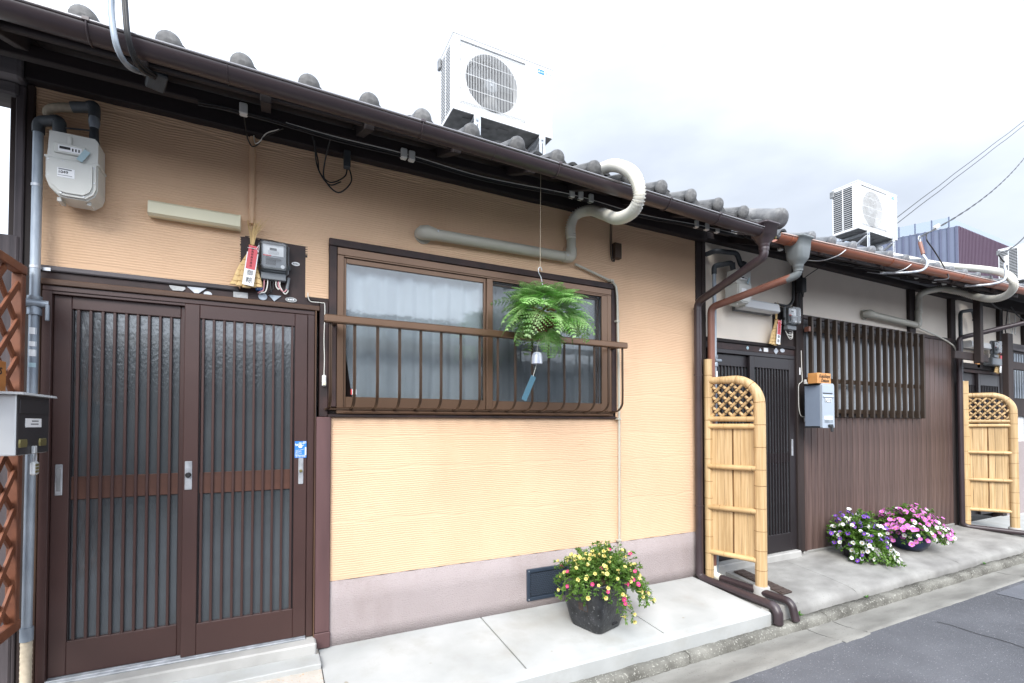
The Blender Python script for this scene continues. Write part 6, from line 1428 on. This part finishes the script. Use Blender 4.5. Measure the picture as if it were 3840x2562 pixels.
bamboo_screen((7.845, -.090), (8.045, -.480), .005, 'farther bamboo screen standing at the end of the dark board siding', 32, .052)

# ================================================================== PLANTS
def frond_mesh(seed, ln=.22, wd=.19, droop=.11):
    """lacy triangular frond: stem along +y, face up, tip drooping"""
    rr = random.Random(seed); m = MB(); n = 10
    sp = lambda t: Vector((0, ln * (t - .22 * t * t), .055 * t - droop * t * t))
    m.tube([sp(t) for t in np.linspace(0, 1, 8)], [.0020, .0019, .0017, .0015, .0012, .0010, .0007, .0004], 4, False)
    for k in range(n):
        t = .20 + .80 * (k + .3) / n; base = sp(t); f = (1 - (t - .20) / .80)
        pl_ = wd * .5 * f ** .85 + .006
        tg = (sp(t + .02) - sp(t - .02)).normalized(); nrm = Vector((1, 0, 0)).cross(tg)
        for sd in (-1, 1):
            d = (Vector((sd, 0, 0)) + tg * (.50 + rr.uniform(-.1, .1)) + nrm * rr.uniform(-.20, .04)).normalized(); side = d.cross(nrm).normalized()
            q = max(3, int(pl_ / .0115)); sag = rr.uniform(.05, .25)
            pt = lambda u: base + d * pl_ * u - nrm * (sag * pl_ * u * u)
            for j in range(q):
                u = (j + .5) / q; c = pt(u); lw = (.0125 * (1 - u) ** .75 + .0035) * (.55 + .45 * f)
                for s2 in (-1, 1):
                    tip = c + side * s2 * lw + d * lw * .8 - nrm * rr.uniform(0, .003)
                    h1 = c + side * s2 * lw * .45 + d * lw * .05; h2 = c + side * s2 * lw * .45 + d * lw * .75
                    m.add([c - d * .003, h1, tip, h2, c + d * .005], [(0, 1, 2, 3, 4)])
            m.add([base, pt(.5) + side * .0014, pt(1.), pt(.5) - side * .0014], [(0, 1, 2, 3)])
    return m.mesh('frond', 'fern')
FN = thing('hanging_fern', 'round hanging fern with lacy green fronds hung before the window', 'fern', (1.53, -.40, 1.98))
fr_ = [frond_mesh(s_, l, w, dr) for s_, l, w, dr in ((1, .235, .20, .11), (2, .27, .235, .13), (3, .20, .18, .08), (4, .28, .22, .18))]
m = MB(); rr = random.Random(12)
for k in range(46):
    a, b = rr.uniform(0, 2 * PI), rr.uniform(-1.3, .9); c = Vector((math.cos(a) * math.cos(b), math.sin(a) * math.cos(b), math.sin(b))) * .07
    d = Vector((rr.gauss(0, 1), rr.gauss(0, 1), rr.gauss(0, .6))).normalized() * .035
    o = Vector((1.515, -.40, 1.965)); m.tube([o + c - d, o + c * 1.12, o + c + d], .008, 5)
m.build('root_ball', 'fern_root', FN, kind='stuff')
ga = PI * (3 - 5 ** .5); NF = 96; FC = Vector((1.535, -.40, 2.005))
for k in range(NF):
    u = 1 - 1.60 * (k + .5) / NF; a = k * ga + rr.uniform(-.25, .25); el = math.asin(max(-.8, min(1, u))) + rr.uniform(-.15, .15)
    d = Vector((math.cos(a) * math.cos(el), math.sin(a) * math.cos(el), math.sin(el)))
    out_d = Vector((math.cos(a), math.sin(a), 0))
    if el > .9: d = (d + out_d * .6).normalized()
    xa = d.cross(Vector((0, 0, 1)) if el < 1.2 else -out_d).normalized()
    # face of the frond turned up and outward, so that it hangs over the ball
    za = xa.cross(d)
    Rm = Matrix((xa, d, za)).transposed() @ rotm(rr.uniform(-.15, .25), rr.uniform(-.45, .45), 0)
    sc_ = rr.uniform(.80, 1.10) * (1.10 if abs(d.z) < .45 else .92)
    inst(fr_[k % 4], 'frond', FN, FC + Vector((d.x * .075, d.y * .07, d.z * .06)), Rm, sc_ * 1.08)
for a, el, sc_ in ((-1.9, -1.15, 1.0), (-.9, -1.1, 1.0), (-2.6, -.9, .9), (-.3, -.95, 1.0)):
    d = Vector((math.cos(a) * math.cos(el), math.sin(a) * math.cos(el), math.sin(el))); xa = d.cross(Vector((0, 0, 1))).normalized(); za = xa.cross(d)
    inst(fr_[1], 'frond', FN, FC + Vector((.03, 0, -.07)), Matrix((xa, d, za)).transposed(), sc_)
tube('hook', 'steel', FN, smooth_path([(1.512, -.40, 2.262), (1.500, -.40, 2.282), (1.486, -.40, 2.270), (1.488, -.40, 2.245), (1.505, -.40, 2.215), (1.52, -.40, 2.14), (1.53, -.40, 2.02)], 6), .0032, 6)
tube('cord', 'hose2', FN, [(1.4985, -.40, 2.283), (1.503, -.40, 2.87)], .0016, 5)
CH = thing('wind_chime', 'small blue and white porcelain wind chime below the hanging fern', 'wind chime', (1.475, -.40, 1.71))
m = MB(); m.lathe([(.034, 1.676), (.0345, 1.685), (.033, 1.72), (.027, 1.741), (.014, 1.750), (.004, 1.751)], (1.475, -.40, 0), 20, capb=False); m.build('bell', 'chime', CH)
tube('cord', 'wire_white', CH, smooth_path([(1.52, -.40, 1.90), (1.482, -.40, 1.80), (1.475, -.40, 1.75)], 4), .0012, 4)
tube('clapper_cord', 'wire_white', CH, [(1.475, -.40, 1.69), (1.471, -.40, 1.67), (1.447, -.40, 1.598)], .0013, 4)
MB().obox((1.417, -.40, 1.525), (.036, .0012, .165), rotm(0, R(25), 0)).build('paper_strip', 'strip_blue', CH)

def flower_mesh(mat, r=.014, name='flower', eye=True):
    m = MB(); n = 10; c = (0, 0, -.012)
    ring0 = [(.0028 * math.cos(2 * PI * k / n), .0028 * math.sin(2 * PI * k / n), -.010) for k in range(n)]
    ring1 = [(r * .45 * math.cos(2 * PI * k / n), r * .45 * math.sin(2 * PI * k / n), -.001) for k in range(n)]
    ring2 = [(r * (1.0 if k % 2 == 0 else .86) * math.cos(2 * PI * k / n), r * (1.0 if k % 2 == 0 else .86) * math.sin(2 * PI * k / n), .0015 * (1 if k % 2 else -1)) for k in range(n)]
    m.add(ring0 + ring1 + ring2, [(k, (k + 1) % n, n + (k + 1) % n, n + k) for k in range(n)] + [(n + k, n + (k + 1) % n, 2 * n + (k + 1) % n, 2 * n + k) for k in range(n)], True)
    m.tube([(0, 0, -.030), (0, 0, -.010)], [.0012, .0028], 5, False)
    if eye:
        m.cur = 1; m.add([(r * .26 * math.cos(2 * PI * k / 6), r * .26 * math.sin(2 * PI * k / 6), -.0035) for k in range(6)], [tuple(range(6))])
    return m.mesh(name, [mat, 'f_eye'])
def orient(d, spin=0.):
    d = Vector(d).normalized(); xa = d.orthogonal().normalized(); ya = d.cross(xa); return Matrix((xa, ya, d)).transposed() @ rotm(0, 0, spin)
def foliage(parent, c, rad, zmin, nleaf, seed, trails=(), leaf=(.024, .0075), stems=160, lowest=-.18):
    """clump of lance-shaped leaves through a low dome, with trailing shoots"""
    rr = random.Random(seed); m = MB(); c = Vector(c)
    def one(p, d, l, w):
        d = d.normalized(); sd = d.cross(Vector((rr.gauss(0, .5), rr.gauss(0, .5), 1))).normalized(); nn = sd.cross(d)
        a = p; b = p + d * l * .5 + sd * w + nn * l * .06; t = p + d * l - nn * l * .10; e = p + d * l * .5 - sd * w + nn * l * .06; mdl = p + d * l * .5 - nn * l * .02
        m.add([a, b, t, e, mdl], [(0, 1, 4), (1, 2, 4), (2, 3, 4), (3, 0, 4)])
    def shoot(p0, d0, ln_, sag):
        n = max(4, int(ln_ / .012)); p = Vector(p0); d = Vector(d0).normalized(); path = [p.copy()]
        for i in range(n):
            d = (d + Vector((rr.gauss(0, .10), rr.gauss(0, .10), -sag))).normalized(); p = p + d * (ln_ / n)
            if p.z < zmin: p.z = zmin + .004; d.z = abs(d.z) * .1
            path.append(p.copy())
            if i > 1:
                for _ in range(2):
                    ld = (d * .55 + Vector((rr.gauss(0, 1), rr.gauss(0, 1), rr.gauss(.25, .6))).normalized()).normalized()
                    one(p, ld, leaf[0] * rr.uniform(.7, 1.25), leaf[1] * rr.uniform(.75, 1.2))
        for q in path: pass
        m.tube(path[::2] + ([path[-1]] if len(path) % 2 == 0 else []), .0011, 3, False)
        for _ in range(5): one(p, (d + Vector((rr.gauss(0, .7), rr.gauss(0, .7), rr.gauss(.3, .5)))).normalized(), leaf[0] * rr.uniform(.7, 1.1), leaf[1])
        return path
    ends = []
    for k in range(stems):
        a = rr.uniform(0, 2 * PI); el = math.asin(rr.uniform(lowest, 1)); d = Vector((math.cos(a) * math.cos(el), math.sin(a) * math.cos(el), math.sin(el)))
        tip = Vector((d.x * rad[0], d.y * rad[1], d.z * rad[2] if d.z > 0 else d.z * rad[2] * .8)); l = tip.length * rr.uniform(.85, 1.12)
        ends.append(shoot(c + tip * .12, d + Vector((0, 0, .25)), l, .055 * rr.uniform(.4, 1.5)))
    for p0, d0, ln_, sag, cnt in trails:
        for _ in range(cnt): ends.append(shoot(Vector(p0) + Vector((rr.gauss(0, .02), rr.gauss(0, .02), rr.gauss(0, .01))), Vector(d0) + Vector((rr.gauss(0, .2), rr.gauss(0, .2), rr.gauss(0, .1))), ln_ * rr.uniform(.6, 1.1), sag))
    o = m.build('foliage', 'leaf', parent, kind='stuff')
    return ends
def flowers_on(parent, ends, c, meshes, n, seed, look=(-.45, -.75, .45), sel=None, zmin=-.1, gap=.019, back=-.10, size=1.):
    """blooms at the ends of the shoots, on the outside of the clump"""
    rr = random.Random(seed); c = Vector(c); lk = Vector(look).normalized(); placed = []; k = 0; tries = 0
    pool = [p for path in ends for p in path[int(len(path) * .5):]]
    cell = {}
    for p in pool:
        d = p - c
        if d.length < 1e-4: continue
        kk = (round(math.atan2(d.y, d.x) / .22), round(math.asin(max(-1, min(1, d.z / d.length))) / .22)); cell[kk] = max(cell.get(kk, 0), d.length)
    while k < n and tries < n * 120:
        tries += 1; p = rr.choice(pool); d = p - c
        if d.length < 1e-4: continue
        dn = d.normalized(); kk = (round(math.atan2(d.y, d.x) / .22), round(math.asin(dn.z) / .22))
        if d.length < cell[kk] * .80: continue
        if dn.dot(lk) < back and rr.random() < .9: continue
        p2 = p + dn * .014 + lk * .012
        if p2.z < zmin or any((p2 - q).length < gap for q in placed): continue
        me = sel(p, rr) if sel else rr.choice(meshes)
        placed.append(p2); nd = dn * .7 + lk * .55 + Vector((rr.gauss(0, .35), rr.gauss(0, .35), rr.gauss(.1, .3)))
        inst(me, 'flower', parent, p2, orient(nd, rr.uniform(0, 6)), rr.uniform(.85, 1.2) * size); k += 1
# black square pot with yellow and magenta flowers
P1 = thing('flower_pot', 'black square pot of yellow and magenta flowers before the floor vent', 'flower pot', (1.955, -.375, -.018), 'flower pots on the pavement')
pc = Vector((1.935, -.370)); rot_ = R(16)
def sq_ring(h, s_, rd): return [(pc.x + (px * math.cos(rot_) - py * math.sin(rot_)), pc.y + (px * math.sin(rot_) + py * math.cos(rot_)), h) for px, py, _ in rr_ring(0, 0, 0, s_, s_, rd, 6)]
m = MB(); m.loft([sq_ring(z, s_, rd) for z, s_, rd in ((-.022, .108, .034), (-.014, .120, .045), (.04, .136, .045), (.12, .150, .045), (.20, .157, .045), (.27, .159, .045), (.285, .162, .045), (.298, .162, .045), (.298, .150, .045), (.26, .146, .045))], True, (True, True)); pot = m.build('pot', 'pot_black', P1)
rq = lambda u, h, off: (pc.x + (u * math.cos(rot_) + off * math.sin(rot_)), pc.y + (u * math.sin(rot_) - off * math.cos(rot_)), h)
tube('drain_slot', 'ink', P1, [rq(.005, .022, .1295), rq(.05, .022, .1295)], .0085, 8)
m = MB()
def edge_line(off_, sd):
    pass
fq = lambda u, h, off: (pc.x + (-off * math.cos(rot_) - u * math.sin(rot_)), pc.y + (-off * math.sin(rot_) + u * math.cos(rot_)), h)
MB().add([fq(-.055, .115, .1505), fq(.02, .115, .1505), fq(.02, .165, .1545), fq(-.055, .165, .1545)], [(0, 1, 2, 3)]).build('socket_plate', 'stain', P1)
MB().add([fq(-.048, .120, .1520), fq(-.022, .120, .1520), fq(-.022, .158, .1550), fq(-.048, .158, .1550)], [(0, 1, 2, 3)]).build('socket_inset', 'pipe_dark', P1)
for fn, nm in ((rq, 'front'), (fq, 'side')):
    pa = [fn(-.085, .205, .1562), fn(.085, .205, .1562), fn(.092, .215, .1570), fn(.092, .265, .159), fn(-.092, .265, .159), fn(-.092, .215, .1570)]
    MB().tube(pa, .003, 5, closed=True).build('moulded_line', 'pot_black', P1)
en = foliage(P1, (pc.x + .03, pc.y + .01, .300), (.285, .225, .145), .0, 0, 41, (((1.95, -.53, .30), (.1, -1, .1), .24, .16, 7), ((2.08, -.50, .29), (.5, -.8, .1), .22, .12, 12), ((1.82, -.45, .31), (-.9, -.4, .4), .22, .06, 14), ((2.13, -.38, .29), (1, -.1, .2), .27, .09, 22)), leaf=(.023, .0056), stems=250, lowest=.0)
fy, fp = flower_mesh('f_yellow', .0128), flower_mesh('f_pink', .0142)
flowers_on(P1, en, (pc.x, pc.y, .25), None, 105, 5, sel=lambda p, rr: (fp if rr.random() < .27 else fy), zmin=.04, gap=.024)
# purple and white petunias
P2 = thing('flower_pot', 'dark pot of violet and white petunias spilling onto the old pavement', 'flower pot', (5.14, -.28, 0), 'flower pots on the pavement')
m = MB(); m.lathe([(.085, .0), (.10, .01), (.125, .12), (.135, .19), (.138, .20), (.125, .20)], (5.13, -.265, .004), 22); m.build('pot', 'pot_dark', P2)
en = foliage(P2, (5.12, -.27, .20), (.205, .20, .24), .004, 0, 42, (((5.20, -.38, .16), (.45, -1, .1), .30, .11, 22), ((5.03, -.31, .14), (-.6, -.6, -.1), .16, .16, 20), ((5.12, -.36, .14), (0, -1, -.1), .17, .16, 12), ((5.2, -.3, .2), (1, -.4, .2), .15, .10, 8)), leaf=(.027, .0085), stems=210)
fu, fw = flower_mesh('f_purple', .019), flower_mesh('f_white', .0205)
flowers_on(P2, en, (5.15, -.25, .15), None, 125, 6, sel=lambda p, rr: (fw if ((p.z < .13 and p.x > 5.0) or rr.random() < .40) else fu), zmin=.014, gap=.026)
# orchid pink and white petunias in a navy bowl
P3 = thing('flower_pot', 'navy bowl of bright pink and white petunias beside the violet ones', 'flower pot', (6.05, -.30, 0), 'flower pots on the pavement')
m = MB(); m.lathe([(.11, .0), (.125, .006), (.165, .06), (.185, .13), (.195, .175), (.20, .185), (.185, .185)], (6.03, -.30, .002), 26); m.build('bowl', 'pot_blue', P3)
en = foliage(P3, (6.05, -.29, .235), (.29, .23, .175), .09, 0, 43, (((6.22, -.44, .23), (.5, -.9, .2), .2, .10, 16), ((6.12, -.42, .23), (.1, -1, .1), .2, .12, 14), ((5.86, -.34, .24), (-.9, -.4, .4), .18, .05, 10), ((6.25, -.32, .24), (1, -.3, .3), .22, .09, 16)), leaf=(.026, .008), stems=230)
fo = flower_mesh('f_orchid', .0235); fw2 = flower_mesh('f_white', .0215)
flowers_on(P3, en, (6.05, -.28, .16), None, 190, 7, sel=lambda p, rr: ((fw2 if rr.random() < .70 else fo) if (p.z < .30 and p.y < -.34 and 5.80 < p.x < 6.25) else (fo if rr.random() < .94 else fw2)), zmin=.06, gap=.026)
# small weeds in the joints
for i, (wx, wy, wz, sc_) in enumerate(((3.47, -.745, -.10, 1.0), (4.42, -.715, -.128, .6), (6.55, -.715, -.128, .6))):
    rr = random.Random(70 + i); T = MB()
    for k in range(14):
        a = rr.uniform(0, 2 * PI); d = Vector((math.cos(a), math.sin(a), rr.uniform(.3, 1.4))).normalized(); l = .045 * sc_ * rr.uniform(.6, 1.2); sd = d.cross(Vector((0, 0, 1))).normalized() * .009 * sc_; p = Vector((wx, wy, wz))
        T.add([p, p + d * l * .55 + sd, p + d * l, p + d * l * .55 - sd], [(0, 1, 2, 3)])
    T.build('weed', 'weed', None, ('small green weed at the foot of the two brown ground pipes', 'tiny weed in the kerb joint before the violet petunias', 'tiny weed in the kerb joint before the pink petunias')[i], 'weed', loc=(wx, wy, wz))
